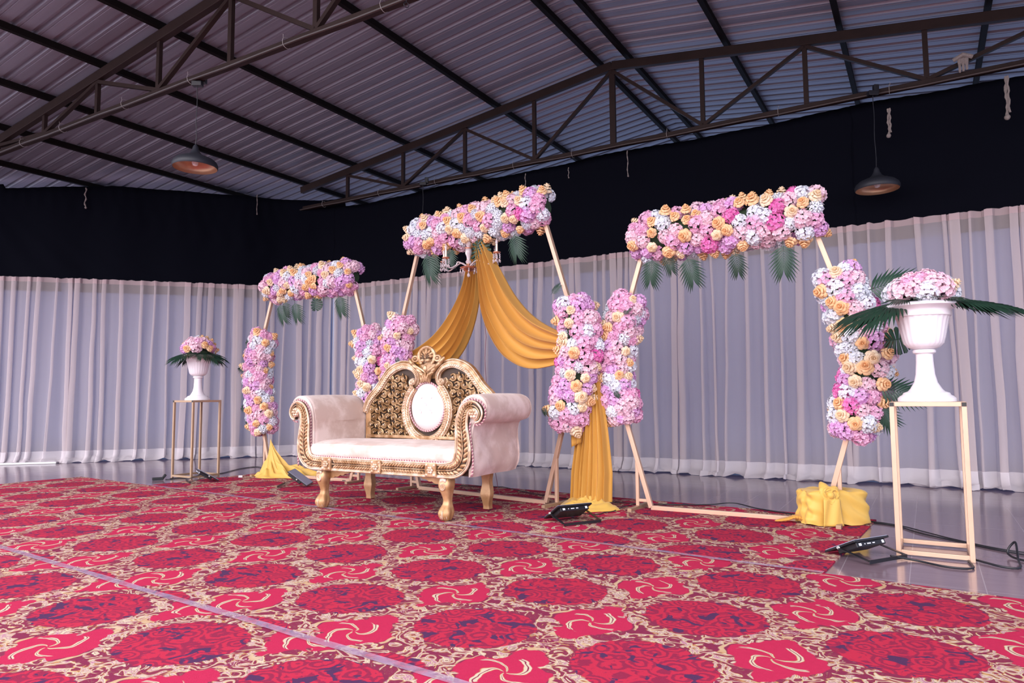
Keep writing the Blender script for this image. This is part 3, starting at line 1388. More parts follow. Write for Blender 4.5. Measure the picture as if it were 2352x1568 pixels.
def side_path(H, s, f0, f1, out=.0):
    """points round a side vertex: f0 = start fraction on the upper bar, f1 = end fraction on the lower bar"""
    hb, hm, Ht, zm = H
    up = Vector((s * hb, 0, Ht))
    v = Vector((s * hm, 0, zm))
    dn = Vector((s * hb, 0, .02))
    a = v.lerp(up, f0)
    c = v.lerp(dn, f1)
    o = Vector((s * out, 0, 0))
    return [a + o, v.lerp(up, f0 * .5) + o, v - Vector((s * .03, 0, 0)) + o, v.lerp(dn, f1 * .5) + o, c + o]


# top garlands
garland(AXC, [(-.70, -.02, 2.25), (-.3, -.02, 2.26), (.3, -.02, 2.27), (.70, -.02, 2.28)], .34, .30,
        'long garland of pink, white and peach flowers on top of the right frame', 21, MIXED,
        [(('p', 0, 1), -.56, -.10, 2.08, -.15, 0, -1, .95), (('p', 0, 1), -.28, -.10, 2.06, .25, 0, -1, 1.0), (('p', 0, 0), .10, -.08, 2.06, .1, 0, -1, .9),
         (('p', 0, 1), .46, -.12, 2.08, .0, -.1, -1, 1.05), (('p', 0, 0), -.45, -.10, 2.10, .3, 0, -1, .8), (('p', 0, 0), .12, -.02, 2.34, -.2, 0, 1, .4)])
garland(AXB, [(-.82, -.02, 2.57), (-.3, -.02, 2.58), (.3, -.02, 2.59), (.84, -.02, 2.62)], .32, .30,
        'garland of pink, white and peach flowers on top of the tall middle frame', 22, MIXED,
        [(('p', 0, 1), -.60, -.10, 2.40, .1, 0, -1, 1.2), (('p', 0, 1), -.26, -.12, 2.40, .1, -.2, -1, .8), (('m', 0, 0), .10, -.10, 2.40, .05, 0, -1, 1.5),
         (('p', 0, 1), .56, -.12, 2.42, .05, 0, -1, 1.0), (('p', 0, 0), -.52, -.08, 2.40, -.1, 0, -1, 1.0)])
garland(AXA, [(-.68, -.02, 2.28), (-.3, -.02, 2.30), (.3, -.02, 2.30), (.68, -.02, 2.30)], .31, .28,
        'garland of pink, white and peach flowers on top of the left frame', 23, {'white': 4, 'blush': 3, 'pink': 3, 'lilac': 3, 'magenta': .2, 'peach': 3, 'cream': 1.5},
        [(('p', 0, 1), -.44, -.10, 2.08, .2, 0, -1, 1.0), (('p', 0, 1), -.16, -.12, 2.08, .1, 0, -1, 1.0), (('m', 0, 0), .14, -.08, 2.08, 0, 0, -1, 1.1),
         (('p', 0, 1), .54, -.12, 2.10, .15, 0, -1, 1.0), (('p', 0, 0), -.34, -.10, 2.10, .0, 0, -1, .9)])
# side garlands
garland(AXC, side_path(HC, 1, .60, .44, .02), .27, .24, 'right-hand side garland of the right frame, next to the big urn', 24,
        {'white': 4.5, 'blush': 1.5, 'pink': 2.2, 'lilac': 1.5, 'magenta': .5, 'peach': 4.5, 'cream': 2.5},
        [(('p', 0, 1), .98, -.06, 1.66, 1, -.1, .25, 1.2), (('m', 0, 0), 1.10, -.10, 1.30, 1, 0, .1, 1.25), (('p', 0, 1), 1.02, -.10, .98, 1, 0, -.2, 1.1), (('p', 0, 1), .98, -.08, .92, .6, 0, -.8, 1.0)])
garland(AXC, side_path(HC, -1, .55, .36, .01), .26, .24, 'left-hand side garland of the right frame, touching the pink one beside it', 25, PINKY,
        [(('p', 0, 0), -.80, -.16, 1.60, .5, 0, .6, .35), (('p', 0, 0), -.9, -.16, .98, .5, 0, -.6, .35)])
garland(AXB, side_path(HB, 1, .29, .50, .02), .30, .26, 'mostly pink side garland on the right of the tall middle frame', 26, PINKY,
        [(('p', 0, 0), .98, -.14, 1.80, .7, 0, .7, .5), (('p', 0, 0), .9, -.18, .85, .3, 0, -.6, .35)])
garland(AXB, side_path(HB, -1, .33, .40, -.0), .28, .24, 'pink side garland on the left of the tall middle frame, beside the gold swag', 27, PINKY,
        [(('p', 0, 0), -1.0, -.16, 1.35, .4, 0, -.6, .4)])
garland(AXA, side_path(HA, 1, .42, .42, .02), .30, .26, 'pink side garland on the right of the left frame, just behind the sofa', 28, PINKY,
        [(('p', 0, 0), .95, -.14, 1.5, .2, 0, .6, .35), (('p', 0, 0), .95, -.16, 1.2, .2, 0, -.6, .35)])
garland(AXA, side_path(HA, -1, .48, .56, -.02), .29, .26, 'left-most side garland, on the outer side of the left frame', 29,
        {'white': 3, 'blush': 3, 'pink': 3.2, 'lilac': 2.2, 'magenta': .2, 'peach': 2.6, 'cream': 1.5},
        [(('p', 0, 0), -.96, -.06, 1.62, -1, 0, .2, .7), (('p', 0, 0), -1.05, -.08, 1.28, -1, 0, .3, .8), (('p', 0, 0), -1.02, -.06, .80, -1, 0, .2, .7), (('p', 0, 0), -.98, -.06, .74, -.7, 0, -.7, .7)])


# ================================================================== URNS, THEIR STANDS AND BOUQUETS
def urn(loc, lab, sc=1.0):
    e = thing('urn', lab, 'urn', loc, 0, 'white pedestal urns')
    e.scale = (sc, sc, sc)
    b = MB()
    b.lathe([(.001, 0), (.142, 0), (.142, .018), (.130, .030), (.118, .036), (.112, .048), (.090, .056), (.078, .070), (.058, .105), (.048, .150), (.043, .220), (.042, .262), (.056, .270), (.058, .280), (.052, .288), (.03, .292)], 40)
    b.build('pedestal', M['white_plastic'], e)
    b = MB()

    def fl(i, a):
        return (.028 * abs(math.cos(a * 12)) - .01) if 2 < i < 10 else 0
    b.lathe([(.03, .288), (.058, .292), (.082, .303), (.098, .324), (.106, .355), (.113, .390), (.120, .425), (.126, .450), (.131, .466), (.135, .472)], 96, flute=fl)
    b.lathe([(.137, .470), (.141, .474), (.141, .500), (.148, .510), (.168, .520), (.182, .528), (.182, .536), (.172, .545), (.152, .549), (.145, .540), (.138, .50), (.001, .49)], 48)
    b.build('bowl', M['white_plastic'], e)
    return e


def stand(ax, H, w, a, mat, lab):
    """a = side length; origin at the front left leg; x along the trusses, y away"""
    e = thing('plant_stand', lab, 'stand', ax[0], ax[1], 'square gold plant stands')
    for x, y in ((0, 0), (a, 0), (a, a), (0, a)):
        b = MB()
        b.box((x, y, H / 2), (w, w, H))
        b.build('leg', mat, e, smooth=False, bevel=.002)
    for z, nm in ((H - w / 2, 'top_rail'), (w / 2 + .01, 'bottom_rail')):
        for k, (x, y, dx, dy) in enumerate(((a / 2, 0, a - w, w), (a / 2, a, a - w, w), (0, a / 2, w, a - w), (a, a / 2, w, a - w))):
            b = MB()
            b.box((x, y, z), (dx, dy, w * .96))
            b.build(nm, mat, e, smooth=False, bevel=.002)
    b = MB()
    b.box((a / 2, a / 2, H - .002), (a + w * .6, a + w * .6, .006))
    b.build('top_plate', mat, e, smooth=False)
    for x in (0, a):
        b = MB()
        b.box((x, -w / 2 - .001, H - w / 2), (w * .9, .004, w * .9))
        b.build('end_cap', M['black_plastic'], e, smooth=False, label='black plastic end cap')
    return e


SA = .36
stand((Vector((2.243, 4.139, .0)), -ANG), .888, .026, SA, M['gold_bar'], 'square gold plant stand on the bare tiles at the right, under the big urn')
stand((Vector((-4.06, 8.40, .0)), -ANG), .915, .024, SA, M['gold_bar_old'], 'slim square gold plant stand at the far left, under the left urn')


def center_of(ax, a):
    return ax + TD * (a / 2) + PD * (a / 2)


UR = center_of(Vector((2.243, 4.139, 0)), SA)
UL = center_of(Vector((-4.06, 8.40, 0)), SA)
urn((UR.x, UR.y, .890), 'large-looking white fluted urn on the right stand, nearest the camera', 1.08)
urn((UL.x, UL.y, .916), 'small-looking white fluted urn on the left stand in front of the curtain')


def bouquet(c, lab, seed, weights, flat, leaves):
    rnd = random.Random(seed)
    e = thing('bouquet', lab, 'flowers', c, 0, 'bouquets in the white urns')
    b = MB()
    b.blob((0, 0, .0), (.13, .13, .07), None, 16, 8)
    b.build('foam_core', M['foam'], e)
    n = 30
    for i in range(n):
        z = 1 - .93 * (i + .5) / n
        a = i * 2.39996
        r = math.sqrt(1 - z * z)
        d = Vector((r * math.cos(a), r * math.sin(a), z))
        q = Vector((d.x * .165, d.y * .165, .035 + d.z * flat))
        c_ = pick(rnd, weights)
        nn = Vector((d.x, d.y, d.z + .15))
        if c_ in ('peach', 'cream'):
            bloom(('r', c_, rnd.randrange(2)), e, q + d * .02, nn, rnd.uniform(.9, 1.15), rnd.uniform(0, 6), NICE[c_] + ' rose')
        else:
            bloom(('h', c_, rnd.randrange(2)), e, q - d * .01, nn, rnd.uniform(.8, 1.0), rnd.uniform(0, 6), NICE[c_] + ' hydrangea bloom')
    for (ang, el, sc) in leaves:
        d = Vector((math.cos(R(ang)), math.sin(R(ang)), el))
        leaf(('p', 1, 0), e, Vector((d.x * .06, d.y * .06, .015)), d, (0, -.25, 1), sc)
    return e


bouquet((UR.x, UR.y, .890 + .594), 'bouquet of pale pink and white flowers with long palm leaves in the big right urn', 5,
        {'white': 1.5, 'blush': 6, 'pink': 2, 'magenta': .2, 'cream': .8}, .115,
        [(5, .10, 1.15), (-12, .10, 1.3), (-28, .04, 1.3), (-42, .0, 1.0), (140, .05, 1.1), (155, -.04, 1.15), (170, -.14, 1.15), (184, -.25, 1.0), (205, .15, .6), (228, .22, .42), (250, .25, .40), (272, .24, .42), (294, .15, .55), (60, .1, .9), (100, .1, .9)])
bouquet((UL.x, UL.y, .916 + .560), 'bouquet of pink and peach flowers with palm leaves in the left urn', 6,
        {'white': 1, 'blush': 3, 'pink': 1.5, 'lilac': 2, 'peach': 3.5, 'cream': 1}, .135,
        [(a, -.02 - .07 * (k % 3), .66 + .12 * ((k * 7) % 3)) for k, a in enumerate(range(0, 360, 30))])


# ================================================================== CARVED SOFA  (x along the seat, y to the back, z up)
SF = thing('sofa', 'carved gold sofa with blush velvet arms and seat, standing on the red carpet', 'sofa', (0, 0, 0), -ANG)
so = Vector((-1.094, 5.70, 0)) + TD * .050
SF.location = so


def mirror(mb):
    m = MB()
    m.v = [(-x, y, z) for x, y, z in mb.v]
    m.f = [tuple(reversed(f)) for f in mb.f]
    return m


def both(fn, name, mat, **k):
    for s in (1, -1):
        b = fn()
        (b if s > 0 else mirror(b)).build(name, mat, SF, **k)


# ---- front rail and arm mouldings : one ribbon from scroll to scroll
HALF = [(0, .385), (.25, .385), (.50, .385), (.66, .387), (.755, .40), (.815, .455), (.832, .54), (.828, .63), (.820, .71), (.826, .78), (.850, .838),
        (.890, .868), (.935, .868), (.970, .842), (.982, .806), (.968, .772), (.940, .760)]
WID = [.105, .105, .105, .108, .125, .145, .140, .122, .108, .098, .085, .072, .062, .052, .045, .036, .026]
half = cr([(x, z, w) for (x, z), w in zip(HALF, WID)], 8)


def ribbon_pts(side=1):
    return [Vector((p.x * side, 0, p.y)) for p in half], [p.z for p in half]


def ribbon(side, y0, y1, k0=-.5, k1=.5):
    """slab following the moulding; y0 front"""
    P_, Wd = ribbon_pts(side)
    b = MB()
    n = len(P_)
    vs_ = []
    for i, p in enumerate(P_):
        d = (P_[min(i + 1, n - 1)] - P_[max(i - 1, 0)]).normalized()
        nr = Vector((-d.z, 0, d.x))
        a = p + nr * Wd[i] * k0
        c = p + nr * Wd[i] * k1
        vs_ += [Vector((a.x, y0, a.z)), Vector((c.x, y0, c.z)), Vector((c.x, y1, c.z)), Vector((a.x, y1, a.z))]
    fs_ = []
    for i in range(n - 1):
        for k in range(4):
            l = (k + 1) % 4
            fs_.append((i * 4 + k, i * 4 + l, (i + 1) * 4 + l, (i + 1) * 4 + k))
    fs_ += [(0, 3, 2, 1), ((n - 1) * 4, (n - 1) * 4 + 1, (n - 1) * 4 + 2, (n - 1) * 4 + 3)]
    return b.add(vs_, fs_)


FY = -.065


def along(side, off, y):
    P_, Wd = ribbon_pts(side)
    n = len(P_)
    out = []
    for i, p in enumerate(P_):
        d = (P_[min(i + 1, n - 1)] - P_[max(i - 1, 0)]).normalized()
        nr = Vector((-d.z, 0, d.x))
        q = p + nr * Wd[i] * off
        out.append(Vector((q.x, y, q.z)))
    return out


for s in (1, -1):
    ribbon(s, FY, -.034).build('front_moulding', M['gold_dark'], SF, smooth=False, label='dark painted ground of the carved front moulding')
    b = MB()
    for off, r in ((-.47, .0085), (.47, .0085), (-.36, .0040), (.36, .0040)):
        b.tube(along(s, off, FY - .002), r, 8)
    b.build('moulding_bead', M['gold_pale'], SF)
    # leaf carving : slanted leaflets either side of a central vine
    P_, Wd = ribbon_pts(s)
    L = [0]
    for a, c in zip(P_, P_[1:]):
        L.append(L[-1] + (c - a).length)
    b = MB()
    b.tube(along(s, 0, FY - .006), .0042, 6)
    pos = .012
    k = 0
    blocks = (0.0, .545)
    while pos < L[-1] - .16:
        i = max(j for j in range(len(L)) if L[j] <= pos)
        f = (pos - L[i]) / (L[i + 1] - L[i])
        p = P_[i].lerp(P_[i + 1], f)
        w = Wd[i] + (Wd[i + 1] - Wd[i]) * f
        d = (P_[i + 1] - P_[i]).normalized()
        nr = Vector((-d.z, 0, d.x))
        sc = w / .105
        if not any(abs(p.x * s - bx) < .062 for bx in blocks) or p.z > .46:
            for sg in (-1, 1):
                c = p + nr * (sg * w * .205)
                ax = (d * .75 + nr * sg * .62).normalized()
                ay = Vector((0, 1, 0))
                az = ax.cross(ay)
                m = Matrix((ax, ay, az)).transposed()
                b.blob(Vector((c.x, FY - .001, c.z)), (.0225 * sc, .0125, .0105 * sc), m, 8, 5)
        pos += .0265 * max(.75, sc)
        k += 1
    b.build('carved_leaves', M['gold_pale'] if False else M['gold'], SF, label='row of gold carved leaves')
    # scroll rosette
    b = MB()
    rc = Vector((s * .930, FY - .004, .812))
    rx = Matrix.Rotation(PI / 2, 3, 'X')
    b.lathe([(.001, .010), (.030, .010), (.040, .002), (.043, -.03), (.001, -.035)], 24, rc, None, rx)
    for q in range(6):
        a = 2 * PI * q / 6
        b.blob(rc + Vector((math.cos(a) * .024, -.011, math.sin(a) * .024)), (.013, .009, .013), None, 8, 5)
    b.blob(rc + Vector((0, -.016, 0)), (.011, .010, .011), None, 8, 5)
    b.build('scroll_rosette', M['gold_pale'], SF)

# rosette blocks on the rail
for x in (-.545, 0, .545):
    b = MB()
    b.box((x, FY - .006, .385), (.105, .03, .104))
    o = b.build('rail_block', M['gold'], SF, smooth=False, bevel=.005)
    b = MB()
    for q in range(6):
        a = 2 * PI * q / 6
        b.blob((x + math.cos(a) * .019, FY - .025, .385 + math.sin(a) * .019), (.012, .008, .012), Matrix.Rotation(0, 3, 'Y'), 8, 5)
    b.blob((x, FY - .03, .385), .010, None, 8, 5)
    for sx in (-1, 1):
        for sz in (-1, 1):
            b.blob((x + sx * .036, FY - .022, .385 + sz * .036), (.012, .006, .012), None, 6, 4)
    b.build('block_rosette', M['gold_pale'], o)


# twisted cord
def cord(pts, r=.0065, name='piping_cord', parent=None):
    pts = resample([Vector(p) for p in pts], .0125)
    for ph, mat, nm in ((0, M['cord_pink'], name), (1, M['cord_pale'], name)):
        b = MB()
        for i in range(ph, len(pts) - 1, 2):
            d = (pts[i + 1] - pts[i]).normalized()
            z = Vector((0, -1, 0)) if abs(d.y) < .9 else Vector((0, 0, 1))
            w = d.cross(z).normalized()
            ax = (d * .75 + w * .66).normalized()
            ay = z
            az = ax.cross(ay).normalized()
            b.blob(pts[i], (.0125, r, .0062), Matrix((ax, ay, az)).transposed(), 6, 4)
        b.build(nm, mat, parent or SF)


# seat
def seat():
    b = MB()

    def fn(u, v):
        x = -.775 + 1.55 * u
        # v: profile bottom front -> up -> top -> back
        prof = [(-.048, .440), (-.060, .47), (-.058, .515), (-.040, .545), (0, .556), (.10, .566), (.25, .570), (.42, .566), (.58, .556)]
        t = v * (len(prof) - 1)
        i = min(int(t), len(prof) - 2)
        f = t - i
        y = prof[i][0] * (1 - f) + prof[i + 1][0] * f
        z = prof[i][1] * (1 - f) + prof[i + 1][1] * f
        z += (.008 * nz(x * 3, y * 4) + .006 * math.cos(x * 2)) * (1 if v > .3 else .3)
        return (x, y + .004 * nz(x * 6, z * 9, 3), z)
    b.grid(fn, 40, 24)
    return b


seat().build('seat', M['velvet'], SF)
b = MB()
b.box((0, .275, .391), (1.72, .58, .09))
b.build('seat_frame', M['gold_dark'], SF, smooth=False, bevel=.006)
cord([(-.745 + 1.49 * i / 60, -.064, .443) for i in range(61)])

# arms
ARM = [(.735, .45), (.742, .54), (.742, .66), (.748, .76), (.770, .85), (.812, .912), (.870, .947), (.935, .953), (.992, .925), (1.022, .872), (1.022, .812),
       (.995, .765), (.955, .748), (.920, .738), (.902, .700), (.896, .62), (.908, .52), (.905, .42), (.870, .345)]


def arm():
    b = MB()
    P_ = cr([(x, 0, z) for x, z in ARM], 5)
    n = len(P_) - 1

    def fn(u, v):
        i = u * n
        k = min(int(i), n - 1)
        p = P_[k].lerp(P_[k + 1], i - k)
        y = -.035 + .675 * v
        q = p.copy()
        # outside panel a bit loose, roll slightly fuller to the back
        if p.z > .74:
            c = Vector((.92, 0, .84))
            q = c + (p - c) * (1 + .05 * math.sin(v * PI) + .03 * v)
        else:
            if p.x > .86:
                q.x += .014 * nz(p.z * 6, y * 7, 2) + .010 * math.sin(y * 16) * (.75 - p.z)
                q.z -= .03 * max(0, .5 - p.z)
        r = min(v, 1 - v)
        if r < .04:
            c = Vector((.85 if p.z < .74 else .92, 0, p.z if p.z < .74 else .84))
            q = q + (c - q) * .18 * (1 - r / .04)
        return (q.x, y, q.z)
    b.grid(fn, 90, 26)
    # caps
    for y in (-.030, .635):
        pts = [Vector((p.x, y, p.z)) for p in P_]
        c0 = Vector((.92, y, .84))
        cc = []
        for p in pts:
            cc.append(Vector((min(max(p.x, .80), .86), y, min(p.z, .80))) if p.z < .80 else c0)
        m = len(pts)
        b.add(pts + cc, [((i, i + 1, m + i + 1, m + i) if y < 0 else (m + i, m + i + 1, i + 1, i)) for i in range(m - 1)])
    return b


both(arm, 'arm', M['velvet'])
for s in (1, -1):
    pts = [Vector((s * p.x, -.052, p.z)) for p in cr([(x, 0, z) for x, z in ((.905, .36), (.912, .45), (.906, .54), (.893, .62), (.884, .70), (.893, .755))], 8)]
    cord(pts)
    pts = [Vector((s * p.x, -.048, p.z)) for p in cr([(x, 0, z) for x, z in ((.752, .45), (.762, .54), (.764, .64), (.768, .74), (.782, .82), (.825, .885), (.885, .915), (.945, .912), (.997, .882), (1.020, .83), (1.010, .775), (.97, .735), (.92, .728))], 8)]
    cord(pts)


# legs
def front_leg():
    b = MB()
    prof = [(.335, 0, .046), (.315, -.002, .052), (.29, -.008, .058), (.255, -.012, .056), (.22, -.008, .047), (.185, 0, .038), (.15, .004, .032), (.12, .002, .036),
            (.095, -.006, .046), (.065, -.014, .055), (.035, -.018, .052), (.012, -.016, .042), (.0, -.014, .034)]
    n = 28
    P_ = cr([(z, y, r) for z, y, r in prof], 3)
    vs_ = []
    for q in P_:
        z, y, r = q
        for k in range(n):
            a = 2 * PI * k / n
            sq = 1 + .10 * math.cos(4 * a) * -1
            cl = 1 + (.10 * abs(math.sin(a * 3.5)) - .05 if z < .10 else 0) * min(1, (.10 - z) / .03)
            vs_.append((r * sq * cl * math.cos(a), y + r * sq * cl * math.sin(a), max(0, z)))
    m = len(P_)
    fs_ = [(i * n + k, (i + 1) * n + k, (i + 1) * n + (k + 1) % n, i * n + (k + 1) % n) for i in range(m - 1) for k in range(n)]
    fs_.append(tuple((m - 1) * n + k for k in reversed(range(n))))
    fs_.append(tuple(range(n)))
    b.add(vs_, fs_)
    return b


def back_leg():
    b = MB()
    prof = [(.335, 0, .048), (.30, 0, .046), (.25, .004, .036), (.21, .006, .036), (.16, .002, .046), (.12, -.002, .048), (.07, .004, .034), (.03, .010, .028), (0, .012, .030)]
    P_ = cr(prof, 4)
    vs_ = []
    for z, y, r in P_:
        vs_ += [(-r, y - .030, max(0, z)), (r, y - .030, max(0, z)), (r, y + .030, max(0, z)), (-r, y + .030, max(0, z))]
    m = len(P_)
    fs_ = [(i * 4 + k, (i + 1) * 4 + k, (i + 1) * 4 + (k + 1) % 4, i * 4 + (k + 1) % 4) for i in range(m - 1) for k in range(4)]
    fs_ += [(0, 1, 2, 3), tuple((m - 1) * 4 + k for k in (3, 2, 1, 0))]
    b.add(vs_, fs_)
    return b


CZ = .0135   # carpet thickness the feet stand on
for s in (-1, 1):
    b = front_leg()
    b.v = [(x + s * .645, y - .0, z * (1 - CZ / .335) + CZ) for x, y, z in b.v]
    lo = b.build('leg', M['gold_leg'], SF)
    b = MB()
    c = Vector((s * .645, -.063, .262))
    b.torus(c, .022, .006, None, 16, 6)
    b.torus(c, .011, .005, None, 12, 6)
    for q in range(5):
        b.blob(c + Vector((-.022 + .011 * q, .008, .052 - .004 * abs(q - 2))), (.008, .010, .020), None, 6, 4)
        b.blob(Vector((s * .645 - .032 + .016 * q, -.060 + .006 * abs(q - 2), .055)), (.007, .014, .034), None, 6, 5)
    b.build('leg_carving', M['gold_pale'], lo)
    b = back_leg()
    b.v = [(x + s * .64, y + .56, z * (1 - CZ / .335) + CZ) for x, y, z in b.v]
    b.build('leg', M['gold_leg'], SF, smooth=False, bevel=.004, label='plain sawn rear leg')
    # scalloped corner brackets
    for (a0, a1, y) in ((.60, .33, .0),):
        b = MB()
        N = 16
        top = [Vector((s * (a0 + (a1 - a0) * i / N), y, .335)) for i in range(N + 1)]
        bot = [Vector((s * (a0 + (a1 - a0) * i / N), y, .335 - .075 * (1 - (i / N)) ** .8 - .010 * abs(math.sin(i * .9)))) for i in range(N + 1)]
        vs_ = top + bot + [v + Vector((0, .022, 0)) for v in top] + [v + Vector((0, .022, 0)) for v in bot]
        m = N + 1
        fs_ = []
        for i in range(N):
            fs_ += [(i, i + 1, m + i + 1, m + i), (2 * m + i, 3 * m + i, 3 * m + i + 1, 2 * m + i + 1), (m + i, m + i + 1, 3 * m + i + 1, 3 * m + i)]
        b.add(vs_, fs_)
        b.v = [(x, yy + .02, z) for x, yy, z in b.v]
        b.build('corner_bracket', M['gold_leg'], SF, smooth=False)

# ---- carved back
BY = .600
OUT = [(.735, .80), (.70, .885), (.650, .945), (.565, 1.020), (.495, 1.105), (.435, 1.168), (.350, 1.212), (.262, 1.228), (.175, 1.205), (.118, 1.150), (.106, 1.085), (.135, 1.040),
       (.180, 1.035), (.204, 1.066), (.190, 1.098), (.165, 1.096)]
OW = [.070, .075, .080, .085, .088, .088, .086, .082, .074, .062, .052, .044, .038, .030, .022, .014]
outc = cr([(x, z, w) for (x, z), w in zip(OUT, OW)], 8)


def sweep_mould(pts, ws, y0, depth, sides=12):
    """rounded moulding whose face looks to -y"""
    b = MB()
    n = len(pts)
    vs_ = []
    for i, p in enumerate(pts):
        d = (pts[min(i + 1, n - 1)] - pts[max(i - 1, 0)]).normalized()
        nr = Vector((-d.z, 0, d.x))
        for k in range(sides + 1):
            a = PI * k / sides
            o = math.cos(a) * ws[i] * .5
            h = math.sin(a) ** .6 * depth * min(1, ws[i] / .07)
            vs_.append(Vector((p.x + nr.x * o, y0 - h, p.z + nr.z * o)))
    m = sides + 1
    b.add(vs_, [(i * m + k, (i + 1) * m + k, (i + 1) * m + k + 1, i * m + k + 1) for i in range(n - 1) for k in range(sides)])
    return b


def leaf_row(b, pts, ws, y0, frac, r, step, slant, sg=1):
    L = [0]
    for a, c in zip(pts, pts[1:]):
        L.append(L[-1] + (c - a).length)
    pos = step
    while pos < L[-1] - step * .6:
        i = max(j for j in range(len(L)) if L[j] <= pos)
        i = min(i, len(pts) - 2)
        f = (pos - L[i]) / max(1e-6, L[i + 1] - L[i])
        p = pts[i].lerp(pts[i + 1], f)
        w = ws[i]
        d = (pts[i + 1] - pts[i]).normalized()
        nr = Vector((-d.z, 0, d.x))
        c = p + nr * w * frac
        ax = (d * .8 + nr * slant).normalized()
        ay = Vector((0, 1, 0))
        az = ax.cross(ay)
        sc = min(1, w / .075)
        b.blob(Vector((c.x, y0, c.z)), (r[0] * sc, r[1], r[2] * sc), Matrix((ax, ay, az)).transposed(), 7, 4)
        pos += step * sc
    return b


def flip(v, s):
    return Vector((v.x * s, v.y, v.z))


# backing board of the pierced panel
for s in (1,):
    b = MB()
    xs = [-.72 + 1.44 * i / 60 for i in range(61)]

    def top_z(x):
        ax = abs(x)
        best = None
        for (x0, z0), (x1, z1) in zip(OUT[:8], OUT[1:8]):
            if x1 <= ax <= x0:
                best = z0 + (z1 - z0) * (x0 - ax) / (x0 - x1)
        if best is None:
            best = 1.20 if ax < .3 else .80
        return best
    vs_ = []
    for y in (BY + .012, BY + .040):
        for x in xs:
            vs_ += [(x, y, .50), (x, y, top_z(x))]
    m = 2 * len(xs)
    fs_ = []
    for i in range(len(xs) - 1):
        fs_.append((2 * i, 2 * i + 2, 2 * i + 3, 2 * i + 1))
        fs_.append((m + 2 * i, m + 2 * i + 1, m + 2 * i + 3, m + 2 * i + 2))
        fs_.append((2 * i + 1, 2 * i + 3, m + 2 * i + 3, m + 2 * i + 1))
    b.add(vs_, fs_)
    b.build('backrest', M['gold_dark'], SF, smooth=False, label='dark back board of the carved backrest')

for s in (1, -1):
    pts = [Vector((p.x * s, 0, p.y)) for p in outc]
    ws = [p.z for p in outc]
    fr = sweep_mould(pts, ws, BY + .03, .055).build('back_scroll_frame', M['gold'], SF)
    b = MB()
    y = BY - .026
    for off in (-.43, .43, -.12, .12):
        line = []
        n = len(pts)
        for i, p in enumerate(pts):
            d = (pts[min(i + 1, n - 1)] - pts[max(i - 1, 0)]).normalized()
            nr = Vector((-d.z, 0, d.x))
            q = p + nr * ws[i] * off
            line.append(Vector((q.x, y + (.012 if abs(off) > .3 else 0) + .05 * (1 - min(1, ws[i] / .07)), q.z)))
        b.tube(line, .0045, 6)
    leaf_row(b, pts[:104], ws, BY - .027, .27 * s, (.017, .007, .008), .0225, .55 * s)
    b.build('back_frame_carving', M['gold_pale'], fr)
    # back of the outline so the frame has thickness
    b = MB()
    q = [Vector((p.x, BY + .028, p.z)) for p in pts[:72]]
    b.tube(q, [w * .46 for w in ws[:72]], 8, sq=.5)
    b.build('back_frame_rear', M['gold_leg'], fr)
    # eye of the scroll
    b = MB()
    c = Vector((s * .163, BY - .030, 1.068))
    b.lathe([(.001, .012), (.022, .012), (.031, .004), (.032, -.03)], 20, c, None, Matrix.Rotation(PI / 2, 3, 'X'))
    for k in range(6):
        a = 2 * PI * k / 6
        b.blob(c + Vector((math.cos(a) * .016, -.014, math.sin(a) * .016)), (.009, .006, .009), None, 6, 4)
    b.blob(c + Vector((0, -.017, 0)), .007, None, 6, 4)
    b.build('scroll_rosette', M['gold_pale'], SF)

# medallion : oval open at the top where the scrolls meet
mc = Vector((0, 0, .815))


def oval(a):
    rx, rz = .236, .262
    x = math.sin(a) * rx
    z = -math.cos(a) * rz
    if z > 0:
        x *= 1 - .10 * (z / rz) ** 2
        z *= 1.02
    return Vector((x, 0, mc.z - .0 + z))


ov = [oval(R(-142 + 284 * i / 70)) for i in range(71)]
ovw = [.082] * 71
mf = sweep_mould(ov, ovw, BY + .02, .060).build('medallion_frame', M['gold'], SF)
b = MB()
for off in (-.44, .44, -.02, .02):
    line = []
    for i, p in enumerate(ov):
        d = (ov[min(i + 1, 70)] - ov[max(i - 1, 0)]).normalized()
        nr = Vector((-d.z, 0, d.x))
        q = p + nr * .082 * off
        line.append(Vector((q.x, BY - (.026 if abs(off) > .3 else .042), q.z)))
    b.tube(line, .0045, 6)
leaf_row(b, ov[:36], ovw, BY - .036, .24, (.020, .009, .009), .024, .6)
leaf_row(b, ov[:36], ovw, BY - .036, -.24, (.020, .009, .009), .024, -.6)
leaf_row(b, list(reversed(ov[35:])), ovw, BY - .036, .24, (.020, .009, .009), .024, .6)
leaf_row(b, list(reversed(ov[35:])), ovw, BY - .036, -.24, (.020, .009, .009), .024, -.6)
b.build('medallion_leaves', M['gold_pale'], mf)


